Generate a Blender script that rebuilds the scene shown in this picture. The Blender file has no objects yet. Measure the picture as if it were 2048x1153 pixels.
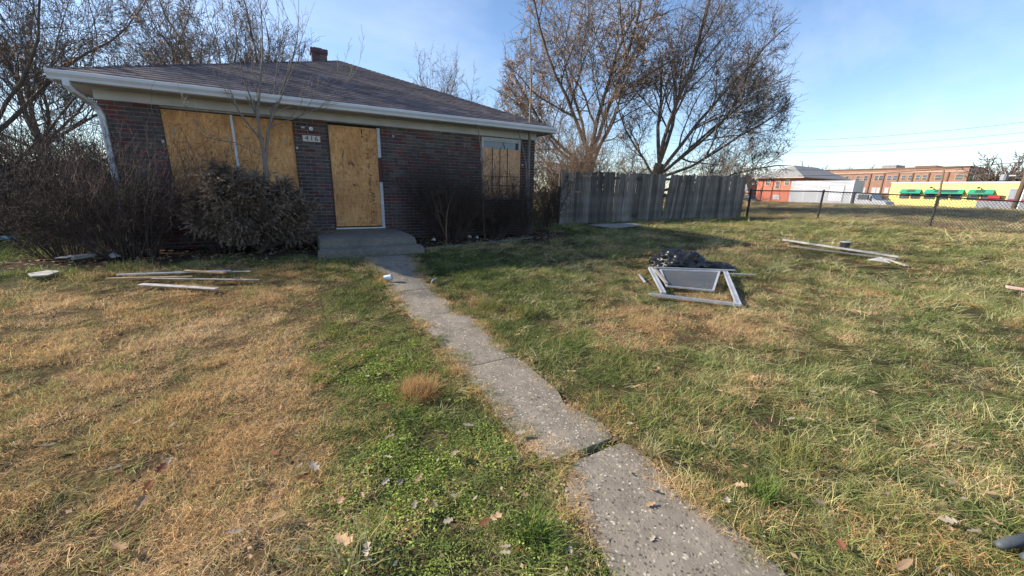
import bpy, bmesh, math, random
import numpy as np
from mathutils import Vector, Matrix, noise as mnoise

SC = bpy.context.scene
COL = SC.collection
R = math.radians
rnd = random.Random(416)
rng = np.random.default_rng(416)
np.seterr(all='ignore')
# World axes: X runs along the brick front to the right, Y runs away behind it, Z up. Front wall plane is Y = 0.

# ------------------------------------------------------------------ camera
cd = bpy.data.cameras.new('camera')
cam = bpy.data.objects.new('camera', cd)
COL.objects.link(cam)
PITCH, ROLL, YAW = R(14.276), R(1.248), R(29.304)
F = Vector((math.sin(YAW) * math.cos(PITCH), math.cos(YAW) * math.cos(PITCH), -math.sin(PITCH)))
R0 = Vector((math.cos(YAW), -math.sin(YAW), 0))
U0 = R0.cross(F)
RR = R0 * math.cos(ROLL) + U0 * math.sin(ROLL)
UU = U0 * math.cos(ROLL) - R0 * math.sin(ROLL)
CAM = Vector((-1.612, -9.002, 1.6))
M = Matrix((RR, UU, -F)).transposed().to_4x4()
M.translation = CAM
cam.matrix_world = M
cd.sensor_width = 36
cd.lens = 771.58 / 2048 * 36
cd.clip_start = 0.05
cd.clip_end = 2000
SC.camera = cam

# ------------------------------------------------------------------ world, sun, exposure
SUN_AZ, SUN_EL = R(-56), R(28)
w = bpy.data.worlds.new('World')
SC.world = w
w.use_nodes = True
nt = w.node_tree
bg = nt.nodes['Background']
sky = nt.nodes.new('ShaderNodeTexSky')
sky.sky_type = 'NISHITA'
sky.sun_disc = False
sky.sun_elevation = SUN_EL
sky.sun_rotation = SUN_AZ
sky.air_density = 1.0
sky.dust_density = 0.15
sky.ozone_density = 2.0
tc = nt.nodes.new('ShaderNodeTexCoord')
mp = nt.nodes.new('ShaderNodeMapping')
mp.inputs['Rotation'].default_value = (R(12), R(-18), R(35))
mp.inputs['Scale'].default_value = (1.0, 4.5, 5.5)
nz = nt.nodes.new('ShaderNodeTexNoise')
nz.inputs['Scale'].default_value = 1.3
nz.inputs['Detail'].default_value = 6
nz.inputs['Roughness'].default_value = 0.55
rp = nt.nodes.new('ShaderNodeValToRGB')
rp.color_ramp.elements[0].position = 0.42
rp.color_ramp.elements[0].color = (0, 0, 0, 1)
rp.color_ramp.elements[1].position = 0.80
rp.color_ramp.elements[1].color = (0.32, 0.32, 0.32, 1)
mx = nt.nodes.new('ShaderNodeMixRGB')
mx.inputs[2].default_value = (6.2, 6.3, 6.4, 1)
nt.links.new(tc.outputs['Generated'], mp.inputs[0])
nt.links.new(mp.outputs[0], nz.inputs['Vector'])
nt.links.new(nz.outputs['Fac'], rp.inputs[0])
nt.links.new(rp.outputs[0], mx.inputs[0])
nt.links.new(sky.outputs[0], mx.inputs[1])
tn = nt.nodes.new('ShaderNodeMixRGB'); tn.blend_type = 'MULTIPLY'; tn.inputs[0].default_value = 1; tn.inputs[2].default_value = (0.88, 0.93, 1.02, 1)
nt.links.new(mx.outputs[0], tn.inputs[1])
nt.links.new(tn.outputs[0], bg.inputs[0])
bg.inputs[1].default_value = 0.096

sl = bpy.data.lights.new('sun', 'SUN')
sl.energy = 4.7
sl.angle = R(0.6)
sl.color = (1.0, 0.90, 0.76)
so = bpy.data.objects.new('sun', sl)
COL.objects.link(so)
SUND = Vector((math.sin(SUN_AZ) * math.cos(SUN_EL), math.cos(SUN_AZ) * math.cos(SUN_EL), math.sin(SUN_EL)))
so.rotation_euler = SUND.to_track_quat('Z', 'Y').to_euler()
so.location = (-20, 20, 30)

SC.view_settings.view_transform = 'Standard'
SC.view_settings.look = 'None'
SC.view_settings.exposure = 1.2
SC.view_settings.gamma = 1
SC.view_settings.use_curve_mapping = False
SC.render.engine = 'CYCLES'
SC.cycles.max_bounces = 6
SC.cycles.diffuse_bounces = 3
SC.cycles.glossy_bounces = 2
SC.cycles.transmission_bounces = 3
SC.cycles.transparent_max_bounces = 6
SC.cycles.use_denoising = True


# ------------------------------------------------------------------ helpers
def tag(o, label=None, cat=None, group=None, kind=None):
    if label: o['label'] = label
    if cat: o['category'] = cat
    if group: o['group'] = group
    if kind: o['kind'] = kind
    return o


def wloc(o):
    l = Vector((0, 0, 0))
    while o is not None:
        l = l + o.location
        o = o.parent
    return l


def empty(name, loc, parent=None):
    o = bpy.data.objects.new(name, None)
    o.empty_display_size = 0.2
    COL.objects.link(o)
    o.location = loc
    if parent: o.parent = parent
    return o


def nmesh(name, V, Fq, k, mats, mi=None, smooth=False):
    """mesh from numpy arrays: V (n,3), Fq (m,k) all faces of k corners"""
    me = bpy.data.meshes.new(name)
    V = np.asarray(V, np.float32); Fq = np.asarray(Fq, np.int32)
    me.vertices.add(len(V)); me.vertices.foreach_set('co', V.ravel())
    me.loops.add(Fq.size); me.loops.foreach_set('vertex_index', Fq.ravel())
    me.polygons.add(len(Fq))
    me.polygons.foreach_set('loop_start', np.arange(0, Fq.size, k, dtype=np.int32))
    me.polygons.foreach_set('loop_total', np.full(len(Fq), k, np.int32))
    if mi is not None: me.polygons.foreach_set('material_index', np.asarray(mi, np.int32))
    if smooth: me.polygons.foreach_set('use_smooth', np.ones(len(Fq), bool))
    for m in (mats if isinstance(mats, (list, tuple)) else [mats]): me.materials.append(m)
    me.update(calc_edges=True)
    return me


def link(name, me, parent=None, loc=None):
    o = bpy.data.objects.new(name, me)
    COL.objects.link(o)
    if parent: o.parent = parent
    if loc is not None: o.location = Vector(loc) - (wloc(parent) if parent else Vector((0, 0, 0)))
    return o


class MB:
    """collects pieces in world coordinates, builds them as one mesh object"""
    def __init__(s): s.v = []; s.f = []; s.m = []
    def add(s, vs, fs, mi=0):
        b = len(s.v)
        s.v += [tuple(x) for x in vs]
        s.f += [tuple(b + i for i in f) for f in fs]
        s.m += [mi] * len(fs)
        return s
    def box(s, x0, x1, y0, y1, z0, z1, mi=0):
        vs = [(x, y, z) for z in (z0, z1) for y in (y0, y1) for x in (x0, x1)]
        return s.add(vs, [(0, 2, 3, 1), (4, 5, 7, 6), (0, 1, 5, 4), (2, 6, 7, 3), (0, 4, 6, 2), (1, 3, 7, 5)], mi)
    def bar(s, p, q, wd, h, up=(0, 0, 1), mi=0):
        p = Vector(p); q = Vector(q); d = (q - p).normalized()
        up = Vector(up); a = d.cross(up)
        if a.length < 1e-4: a = d.cross(Vector((1, 0, 0)))
        a.normalize(); b = a.cross(d).normalized()
        vs = [c + a * (i * wd / 2) + b * (j * h / 2) for c in (p, q) for j in (-1, 1) for i in (-1, 1)]
        return s.add(vs, [(0, 2, 3, 1), (4, 5, 7, 6), (0, 1, 5, 4), (2, 6, 7, 3), (0, 4, 6, 2), (1, 3, 7, 5)], mi)
    def tube(s, pts, r, k=8, mi=0, cap=True):
        n = len(pts); pts = [Vector(p) for p in pts]
        rs = r if isinstance(r, (list, tuple)) else [r] * n
        vs = []; fs = []
        for i, p in enumerate(pts):
            d = (pts[min(i + 1, n - 1)] - pts[max(i - 1, 0)]).normalized()
            ref = Vector((0.31, 0.52, 0.79)) if abs(d.dot(Vector((0.31, 0.52, 0.79)))) < 0.95 else Vector((1, 0, 0))
            a = d.cross(ref).normalized(); b = d.cross(a)
            for j in range(k):
                t = 2 * math.pi * j / k
                vs.append(p + (a * math.cos(t) + b * math.sin(t)) * rs[i])
        for i in range(n - 1):
            for j in range(k):
                fs.append((i * k + j, i * k + (j + 1) % k, (i + 1) * k + (j + 1) % k, (i + 1) * k + j))
        if cap: fs += [tuple(range(k))[::-1], tuple(range((n - 1) * k, n * k))]
        return s.add(vs, fs, mi)
    def extr(s, poly, ax0, ax1, mi=0):
        """poly of (y,z) extruded along X"""
        n = len(poly)
        vs = [(ax0, y, z) for y, z in poly] + [(ax1, y, z) for y, z in poly]
        fs = [(i, (i + 1) % n, n + (i + 1) % n, n + i) for i in range(n)]
        fs += [tuple(range(n))[::-1], tuple(range(n, 2 * n))]
        return s.add(vs, fs, mi)
    def build(s, name, mats, parent=None, smooth=False, bevel=0, loc=None):
        L = wloc(parent) if parent else (Vector(loc) if loc is not None else Vector((0, 0, 0)))
        me = bpy.data.meshes.new(name)
        me.from_pydata([(v[0] - L.x, v[1] - L.y, v[2] - L.z) for v in s.v], [], s.f)
        for m in (mats if isinstance(mats, (list, tuple)) else [mats]): me.materials.append(m)
        me.polygons.foreach_set('material_index', s.m)
        if smooth: me.polygons.foreach_set('use_smooth', [True] * len(s.f))
        me.update()
        bm = bmesh.new(); bm.from_mesh(me)
        bmesh.ops.recalc_face_normals(bm, faces=bm.faces)
        if bevel: bmesh.ops.bevel(bm, geom=list(bm.edges), offset=bevel, segments=1, affect='EDGES', profile=0.5)
        bm.to_mesh(me); bm.free()
        o = bpy.data.objects.new(name, me)
        COL.objects.link(o)
        if parent: o.parent = parent
        elif loc is not None: o.location = L
        return o


# --- lattice noise for numpy arrays
_LAT = rng.random((256, 256))
def vnoise(x, y):
    x = np.asarray(x, float); y = np.asarray(y, float)
    xi = np.floor(x).astype(int); yi = np.floor(y).astype(int)
    fx = x - xi; fy = y - yi
    fx = fx * fx * (3 - 2 * fx); fy = fy * fy * (3 - 2 * fy)
    a = _LAT[xi & 255, yi & 255]; b = _LAT[(xi + 1) & 255, yi & 255]
    c = _LAT[xi & 255, (yi + 1) & 255]; d = _LAT[(xi + 1) & 255, (yi + 1) & 255]
    return (a * (1 - fx) + b * fx) * (1 - fy) + (c * (1 - fx) + d * fx) * fy
def fbm(x, y, o=4):
    t = 0; a = 0.5; n = 0
    for i in range(o):
        t = t + a * vnoise(np.asarray(x) * 2 ** i + 17.3 * i, np.asarray(y) * 2 ** i + 9.1 * i); n += a; a *= 0.5
    return t / n
def sstep(a, b, x):
    t = np.clip((x - a) / (b - a), 0, 1)
    return t * t * (3 - 2 * t)


def gz(x, y):
    """ground height"""
    x = np.asarray(x, float); v = -np.asarray(y, float)
    t = np.clip((8.6 - v) / 6.7, 0, 1)
    z = 0.44 * t ** 1.3 + 0.012 * np.clip(x - 4, 0, 14)
    z = z + 0.40 * sstep(20, 41, x) - 1.15 * sstep(41.5, 48, x)
    far = np.clip((np.hypot(x + 1.6, v - 9) - 1) / 6, 0.25, 1.6)
    z = z + (fbm(x * 0.9, v * 0.9, 3) - 0.5) * 0.05 * far + (vnoise(x * 3.1, v * 3.1) - 0.5) * 0.02
    return z
def G(x, y): return float(gz(x, y))


# ------------------------------------------------------------------ materials
def newmat(name):
    m = bpy.data.materials.new(name); m.use_nodes = True
    n = m.node_tree
    return m, n, n.nodes['Principled BSDF']
def N(n, t, **kw):
    o = n.nodes.new(t)
    for k, v in kw.items():
        if k in o.inputs: o.inputs[k].default_value = v
        else: setattr(o, k, v)
    return o
def ramp(n, cols, src, pos=None):
    r = N(n, 'ShaderNodeValToRGB')
    e = r.color_ramp.elements
    while len(e) < len(cols): e.new(0.5)
    for i, c in enumerate(cols):
        e[i].position = pos[i] if pos else i / (len(cols) - 1)
        e[i].color = (*c, 1)
    n.links.new(src, r.inputs[0])
    return r.outputs[0]
def coords(n, scale=(1, 1, 1), kind='Object', rot=(0, 0, 0)):
    t = N(n, 'ShaderNodeTexCoord'); m = N(n, 'ShaderNodeMapping')
    m.inputs['Scale'].default_value = scale
    m.inputs['Rotation'].default_value = rot
    n.links.new(t.outputs[kind], m.inputs[0])
    return m.outputs[0]
def noisef(n, vec, scale, detail=5, rough=0.6):
    t = N(n, 'ShaderNodeTexNoise', Scale=scale, Detail=detail, Roughness=rough)
    if vec is not None: n.links.new(vec, t.inputs['Vector'])
    return t.outputs['Fac']
def mixc(n, a, b, fac, mode='MIX'):
    m = N(n, 'ShaderNodeMixRGB', blend_type=mode)
    for i, x in ((0, fac), (1, a), (2, b)):
        if isinstance(x, (int, float)): m.inputs[i].default_value = x
        elif isinstance(x, tuple): m.inputs[i].default_value = (*x, 1)
        else: n.links.new(x, m.inputs[i])
    return m.outputs[0]
def bump(n, b, h, strength=0.4, dist=0.01):
    k = N(n, 'ShaderNodeBump', Strength=strength, Distance=dist)
    n.links.new(h, k.inputs['Height']); n.links.new(k.outputs[0], b.inputs['Normal'])
def mat(name, c1, c2=None, scale=8, rough=0.75, metal=0, bmp=0, stretch=(1, 1, 1), objvar=0, detail=5, spec=0.3, stain=None):
    m, n, b = newmat(name)
    c2 = c2 or tuple(x * 0.75 for x in c1)
    v = coords(n, stretch)
    f = noisef(n, v, scale, detail)
    col = ramp(n, [c2, c1], f, [0.32, 0.68])
    if objvar:
        oi = N(n, 'ShaderNodeObjectInfo')
        hs = N(n, 'ShaderNodeMapRange'); hs.inputs[3].default_value = 1 - objvar; hs.inputs[4].default_value = 1 + objvar
        n.links.new(oi.outputs['Random'], hs.inputs[0])
        col = mixc(n, col, hs.outputs[0], 1.0, 'MULTIPLY')
    if stain:
        ge = N(n, 'ShaderNodeNewGeometry')
        mpp = N(n, 'ShaderNodeMapping'); mpp.inputs['Scale'].default_value = stain[1]
        n.links.new(ge.outputs['Position'], mpp.inputs[0])
        sf_ = noisef(n, mpp.outputs[0], stain[0], 5, .65)
        col = mixc(n, col, ramp(n, [(stain[2],) * 3, (stain[3],) * 3], sf_, [.33, .68]), 1.0, 'MULTIPLY')
    n.links.new(col, b.inputs['Base Color'])
    b.inputs['Roughness'].default_value = rough
    b.inputs['Metallic'].default_value = metal
    b.inputs['Specular IOR Level'].default_value = spec
    if bmp: bump(n, b, f, bmp)
    return m

MT = {}
MT['brick_dark'] = mat('brick_dark', (0.120, 0.108, 0.104), (0.070, 0.064, 0.064), 30, 0.85, bmp=0.3, objvar=0.3, stain=(1.6, (1, 1, .6), .55, 1.12))
MT['brick_brown'] = mat('brick_brown', (0.145, 0.105, 0.094), (0.085, 0.063, 0.060), 30, 0.85, bmp=0.3, objvar=0.3, stain=(1.6, (1, 1, .6), .55, 1.12))
MT['brick_red'] = mat('brick_red', (0.165, 0.060, 0.060), (0.105, 0.042, 0.044), 30, 0.85, bmp=0.3, objvar=0.25, stain=(1.6, (1, 1, .6), .55, 1.12))
MT['brick_purple'] = mat('brick_purple', (0.115, 0.075, 0.088), (0.072, 0.048, 0.060), 30, 0.85, bmp=0.3, objvar=0.25, stain=(1.6, (1, 1, .6), .55, 1.12))
MT['mortar'] = mat('mortar', (0.40, 0.365, 0.335), (0.24, 0.22, 0.205), 14, 0.95, bmp=0.3, stain=(1.3, (1, 1, .7), .5, 1.1))
MT['white_paint'] = mat('white_paint', (0.55, 0.585, 0.63), (0.46, 0.485, 0.515), 3, 0.5, stain=(2.2, (.5, .5, 3), .82, 1.05))
MT['gutter'] = mat('gutter', (0.60, 0.63, 0.67), (0.53, 0.55, 0.58), 2.5, 0.4)
MT['soffit'] = mat('soffit', (0.47, 0.49, 0.50), (0.39, 0.40, 0.41), 4, 0.7)
MT['dark_void'] = mat('dark_void', (0.02, 0.02, 0.022), None, 4, 0.9)
MT['maroon_wood'] = mat('maroon_wood', (0.11, 0.05, 0.065), None, 20, 0.8)
MT['shingle_a'] = mat('shingle_a', (0.118, 0.102, 0.118), (0.066, 0.058, 0.068), 60, 0.95, bmp=0.3, objvar=0.25, stain=(.8, (1, 1, 1), .82, 1.08))
MT['shingle_b'] = mat('shingle_b', (0.138, 0.118, 0.128), (0.080, 0.068, 0.075), 60, 0.95, bmp=0.3, objvar=0.25, stain=(.8, (1, 1, 1), .82, 1.08))
MT['shingle_c'] = mat('shingle_c', (0.086, 0.072, 0.088), (0.050, 0.042, 0.052), 60, 0.95, bmp=0.3, objvar=0.25, stain=(.8, (1, 1, 1), .82, 1.08))
MT['steel'] = mat('steel', (0.55, 0.56, 0.58), (0.40, 0.41, 0.43), 12, 0.38, 0.7)
MT['alu'] = mat('aluminium', (0.62, 0.64, 0.68), (0.48, 0.50, 0.54), 10, 0.35, 0.45)
MT['black_iron'] = mat('black_iron', (0.018, 0.018, 0.020), (0.035, 0.03, 0.028), 18, 0.55)
MT['wire'] = mat('galvanised_wire', (0.17, 0.17, 0.17), (0.10, 0.10, 0.10), 10, 0.5, 0.5)
MT['wood_grey'] = mat('weathered_wood', (0.25, 0.225, 0.20), (0.080, 0.070, 0.060), 9, 0.9, bmp=0.5, stretch=(9, 9, 0.45), objvar=0.42, stain=(1.4, (1, 1, .5), .55, 1.2))
MT['wood_grey_flat'] = mat('weathered_board', (0.34, 0.31, 0.28), (0.18, 0.16, 0.15), 7, 0.9, bmp=0.4, stretch=(6, 6, 6))
MT['wood_new'] = mat('new_wood', (0.50, 0.33, 0.18), (0.36, 0.22, 0.12), 9, 0.8, stretch=(2, 6, 6))
MT['wood_brown'] = mat('brown_wood', (0.27, 0.16, 0.085), (0.16, 0.095, 0.05), 9, 0.85, stretch=(2, 6, 6))
MT['wood_white'] = mat('painted_board', (0.47, 0.46, 0.44), (0.27, 0.25, 0.235), 9, 0.7)
MT['wood_pink'] = mat('pink_board', (0.55, 0.36, 0.32), (0.42, 0.27, 0.23), 6, 0.8)
MT['rail'] = mat('rail_wood', (0.10, 0.09, 0.085), None, 8, 0.9)
MT['bark_big'] = mat('bark_grey', (0.135, 0.115, 0.098), (0.060, 0.050, 0.043), 6, 0.95, bmp=0.6, stretch=(3, 3, 0.7))
MT['twig_big'] = mat('twig_brown', (0.175, 0.135, 0.105), (0.092, 0.070, 0.055), 3, 0.9)
MT['twig_far'] = mat('twig_far', (0.16, 0.125, 0.11), (0.10, 0.08, 0.07), 3, 0.9)
MT['bark_pale'] = mat('bark_pale', (0.25, 0.215, 0.185), (0.13, 0.11, 0.095), 10, 0.9, stretch=(3, 3, 1))
MT['twig_tan'] = mat('twig_tan', (0.22, 0.15, 0.10), (0.12, 0.08, 0.055), 3, 0.9)
MT['twig_dark'] = mat('twig_dark', (0.105, 0.075, 0.064), (0.050, 0.036, 0.032), 5, 0.9)
MT['plastic_bag'] = mat('black_plastic', (0.012, 0.012, 0.013), (0.02, 0.02, 0.022), 10, 0.28, spec=0.5)
MT['orange_brick'] = mat('orange_brick', (0.46, 0.155, 0.10), (0.36, 0.115, 0.075), 3, 0.85)
MT['tan_brick'] = mat('tan_brick', (0.27, 0.155, 0.11), (0.21, 0.12, 0.085), 1.2, 0.9)
MT['brown_trim'] = mat('brown_trim', (0.16, 0.09, 0.06), None, 2, 0.8)
MT['stone_band'] = mat('stone_band', (0.42, 0.33, 0.26), None, 2, 0.8)
MT['yellow_wall'] = mat('yellow_wall', (0.74, 0.60, 0.20), (0.66, 0.53, 0.18), 1.5, 0.8)
MT['green_awning'] = mat('green_awning', (0.02, 0.25, 0.16), (0.015, 0.19, 0.12), 3, 0.7)
MT['dark_print'] = mat('dark_print', (0.03, 0.075, 0.06), None, 9, 0.7)
MT['grey_roof'] = mat('grey_roof', (0.25, 0.25, 0.24), (0.19, 0.19, 0.19), 3, 0.9)
MT['truck_white'] = mat('truck_white', (0.36, 0.37, 0.40), (0.31, 0.32, 0.345), .8, 0.4)
MT['truck_grey'] = mat('truck_grey', (0.24, 0.25, 0.28), None, 2, 0.5)
MT['red_paint'] = mat('red_paint', (0.30, 0.03, 0.035), None, 3, 0.45)
MT['blue_paint'] = mat('blue_paint', (0.03, 0.05, 0.10), None, 3, 0.3)
MT['rubber'] = mat('rubber', (0.02, 0.02, 0.02), None, 8, 0.8)
MT['asphalt'] = mat('asphalt', (0.06, 0.06, 0.062), (0.04, 0.04, 0.042), 20, 0.9)
MT['pole_wood'] = mat('pole_wood', (0.18, 0.12, 0.085), (0.10, 0.07, 0.05), 5, 0.9, stretch=(4, 4, 0.4))
MT['number_plate'] = mat('number_plate', (0.60, 0.56, 0.52), (0.48, 0.44, 0.41), 30, 0.8)
MT['strap'] = mat('strap', (0.40, 0.32, 0.24), (0.33, 0.25, 0.18), 20, 0.5)
MT['ink'] = mat('ink', (0.035, 0.028, 0.026), None, 40, 0.8)
MT['faded_ink'] = mat('faded_ink', (0.08, 0.045, 0.028), (0.16, 0.09, 0.045), 70, 0.8)
MT['chip'] = mat('dark_strand', (0.13, 0.045, 0.030), (0.22, 0.09, 0.05), 30, 0.8)
MT['blue_plastic'] = mat('blue_plastic', (0.30, 0.55, 0.66), None, 12, 0.3)
MT['cup_white'] = mat('cup_white', (0.66, 0.74, 0.84), (0.35, 0.50, 0.72), 14, 0.5)
MT['shoe_grey'] = mat('shoe_grey', (0.075, 0.085, 0.095), (0.05, 0.058, 0.065), 20, 0.6)


def mat_glass():
    m, n, b = newmat('window_glass')
    b.inputs['Base Color'].default_value = (0.05, 0.065, 0.085, 1)
    b.inputs['Roughness'].default_value = 0.08
    b.inputs['Specular IOR Level'].default_value = 0.8
    return m
MT['glass'] = mat_glass()

def mat_screen():
    m, n, b = newmat('insect_screen')
    b.inputs['Base Color'].default_value = (0.13, 0.14, 0.15, 1)
    b.inputs['Roughness'].default_value = 0.5
    b.inputs['Metallic'].default_value = 0.3
    tr = N(n, 'ShaderNodeBsdfTransparent'); mxs = N(n, 'ShaderNodeMixShader')
    mxs.inputs[0].default_value = 0.72
    out = n.nodes['Material Output']
    n.links.new(tr.outputs[0], mxs.inputs[1]); n.links.new(b.outputs[0], mxs.inputs[2]); n.links.new(mxs.outputs[0], out.inputs[0])
    return m
MT['screen'] = mat_screen()

def mat_osb():
    m, n, b = newmat('strand_board')
    cols = []
    base = noisef(n, coords(n), 3.0, 3)
    col = ramp(n, [(0.47, 0.225, 0.082), (0.60, 0.315, 0.125)], base, [0.35, 0.65])
    for i, (rot, sc_) in enumerate((((0, R(22), 0), (16, 1, 55)), ((0, R(-38), 0), (52, 1, 15)), ((0, R(74), 0), (15, 1, 48)), ((0, R(-8), 0), (42, 1, 12)))):
        v = coords(n, sc_, rot=rot)
        vo = N(n, 'ShaderNodeTexVoronoi', Scale=1.0, Randomness=1.0)
        n.links.new(v, vo.inputs['Vector'])
        sep = N(n, 'ShaderNodeSeparateColor'); n.links.new(vo.outputs['Color'], sep.inputs[0])
        c = ramp(n, [(0.33, 0.145, 0.052), (0.56, 0.285, 0.108), (0.62, 0.335, 0.142), (0.76, 0.47, 0.225)], sep.outputs[i % 3], [0.0, 0.25, 0.75, 1])
        col = mixc(n, col, c, (0.42, 0.5, 0.4, 0.42)[i])
    bl = noisef(n, coords(n, (1, 1, .55)), 2.6, 6, .7)
    col = mixc(n, col, ramp(n, [(.60, .52, .46), (1.06, 1.06, 1.06)], bl, [.32, .58]), 1.0, 'MULTIPLY')
    n.links.new(col, b.inputs['Base Color'])
    b.inputs['Roughness'].default_value = 0.7
    b.inputs['Specular IOR Level'].default_value = 0.25
    return m
MT['osb'] = mat_osb()
def mat_osb_pale():
    m = MT['osb'].copy(); m.name = 'strand_board_pale'; n = m.node_tree; b = n.nodes['Principled BSDF']
    src = b.inputs['Base Color'].links[0].from_socket
    n.links.new(mixc(n, src, (0.62, 0.40, 0.27), 0.5), b.inputs['Base Color']); return m
MT['osb_pale'] = mat_osb_pale()

def mat_concrete(name, dark, light, agg=1.0, stain=True):
    m, n, b = newmat(name)
    v = coords(n)
    big = mixc(n, noisef(n, v, 2.6, 7, 0.72), noisef(n, v, 11, 6, .7), .4)
    col = ramp(n, [dark, light], big, [0.3, 0.72])
    nzw = N(n, 'ShaderNodeTexNoise', Scale=11.0, Detail=3.0); n.links.new(v, nzw.inputs['Vector'])
    vv_ = N(n, 'ShaderNodeVectorMath', operation='MULTIPLY_ADD'); vv_.inputs[1].default_value = (.05, .05, .05); n.links.new(nzw.outputs['Color'], vv_.inputs[0]); n.links.new(v, vv_.inputs[2])
    vo = N(n, 'ShaderNodeTexVoronoi', Scale=70.0, Randomness=1.0); n.links.new(vv_.outputs[0], vo.inputs['Vector'])
    sep = N(n, 'ShaderNodeSeparateColor'); n.links.new(vo.outputs['Color'], sep.inputs[0])
    peb = ramp(n, [(0.035, 0.030, 0.025), (0.13, 0.11, 0.088), (0.27, 0.235, 0.185), (0.58, 0.51, 0.41)], sep.outputs[0], [0, 0.2, 0.8, 1])
    msk = ramp(n, [(1, 1, 1), (0, 0, 0)], vo.outputs['Distance'], [0.30, 0.60])
    gt = N(n, 'ShaderNodeMath', operation='GREATER_THAN'); gt.inputs[1].default_value = 0.40; n.links.new(sep.outputs[2], gt.inputs[0])
    mg = N(n, 'ShaderNodeMath', operation='MULTIPLY'); n.links.new(gt.outputs[0], mg.inputs[0]); n.links.new(msk, mg.inputs[1])
    mm = N(n, 'ShaderNodeMath', operation='MULTIPLY'); mm.inputs[1].default_value = 0.9 * agg
    n.links.new(mg.outputs[0], mm.inputs[0])
    col = mixc(n, col, peb, mm.outputs[0])
    vo2 = N(n, 'ShaderNodeTexVoronoi', Scale=24.0, Randomness=1.0); n.links.new(v, vo2.inputs['Vector'])
    pit = ramp(n, [(1, 1, 1), (0, 0, 0)], vo2.outputs['Distance'], [0.10, 0.22])
    sep2 = N(n, 'ShaderNodeSeparateColor'); n.links.new(vo2.outputs['Color'], sep2.inputs[0])
    th = N(n, 'ShaderNodeMath', operation='GREATER_THAN'); th.inputs[1].default_value = 0.62; n.links.new(sep2.outputs[1], th.inputs[0])
    pm = N(n, 'ShaderNodeMath', operation='MULTIPLY'); n.links.new(pit, pm.inputs[0]); n.links.new(th.outputs[0], pm.inputs[1])
    pm2 = N(n, 'ShaderNodeMath', operation='MULTIPLY'); n.links.new(pm.outputs[0], pm2.inputs[0]); pm2.inputs[1].default_value = 0.8 * agg
    col = mixc(n, col, (0.06, 0.052, 0.045), pm2.outputs[0])
    n.links.new(col, b.inputs['Base Color'])
    b.inputs['Roughness'].default_value = 0.9
    h = mixc(n, mg.outputs[0], noisef(n, v, 40, 5, .7), 0.65)
    bump(n, b, h, 0.45 * agg + 0.15, 0.005)
    return m
MT['walk'] = mat_concrete('walk_concrete', (0.075, 0.062, 0.048), (0.29, 0.25, 0.195), 1.0)
MT['stoop'] = mat_concrete('stoop_concrete', (0.070, 0.065, 0.057), (0.21, 0.195, 0.17), 0.45)

def mat_leafy(name, cols, trans=0.3, instancer=False, use_var=True):
    """thin leaf or blade: diffuse + translucent; colour = instance tint x blade variation"""
    m = bpy.data.materials.new(name); m.use_nodes = True
    n = m.node_tree; n.nodes.clear()
    out = N(n, 'ShaderNodeOutputMaterial')
    if instancer:
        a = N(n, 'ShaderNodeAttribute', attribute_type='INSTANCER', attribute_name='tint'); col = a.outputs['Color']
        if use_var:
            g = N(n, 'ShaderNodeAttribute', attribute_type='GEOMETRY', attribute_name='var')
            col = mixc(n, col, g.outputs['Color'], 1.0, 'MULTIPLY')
    else:
        oi = N(n, 'ShaderNodeObjectInfo')
        f = noisef(n, coords(n), 25, 3)
        col = ramp(n, list(cols), f, None)
        hs = N(n, 'ShaderNodeMapRange'); hs.inputs[3].default_value = 0.65; hs.inputs[4].default_value = 1.3
        n.links.new(oi.outputs['Random'], hs.inputs[0])
        col = mixc(n, col, hs.outputs[0], 1.0, 'MULTIPLY')
    d = N(n, 'ShaderNodeBsdfDiffuse'); t = N(n, 'ShaderNodeBsdfTranslucent'); mxs = N(n, 'ShaderNodeMixShader')
    mxs.inputs[0].default_value = trans
    n.links.new(col, d.inputs[0]); n.links.new(col, t.inputs[0])
    n.links.new(d.outputs[0], mxs.inputs[1]); n.links.new(t.outputs[0], mxs.inputs[2]); n.links.new(mxs.outputs[0], out.inputs[0])
    return m
MT['blade'] = mat_leafy('grass_blade', None, 0.38, True)
MT['leaf_oak'] = mat_leafy('dead_oak_leaf', [(0.27, 0.17, 0.10), (0.48, 0.34, 0.22)], 0.2)
MT['leaf_pale'] = mat_leafy('dead_pale_leaf', [(0.22, 0.185, 0.145), (0.40, 0.345, 0.27)], 0.15)
MT['leaf_red'] = mat_leafy('dead_red_leaf', [(0.13, 0.055, 0.035), (0.22, 0.10, 0.06)], 0.15)
MT['leaf_hang'] = mat_leafy('clinging_leaf', [(0.32, 0.20, 0.13), (0.50, 0.33, 0.22)], 0.35)
MT['juniper'] = mat_leafy('juniper_scale', [(0.16, 0.122, 0.095), (0.46, 0.365, 0.29)], 0.2)

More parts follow.
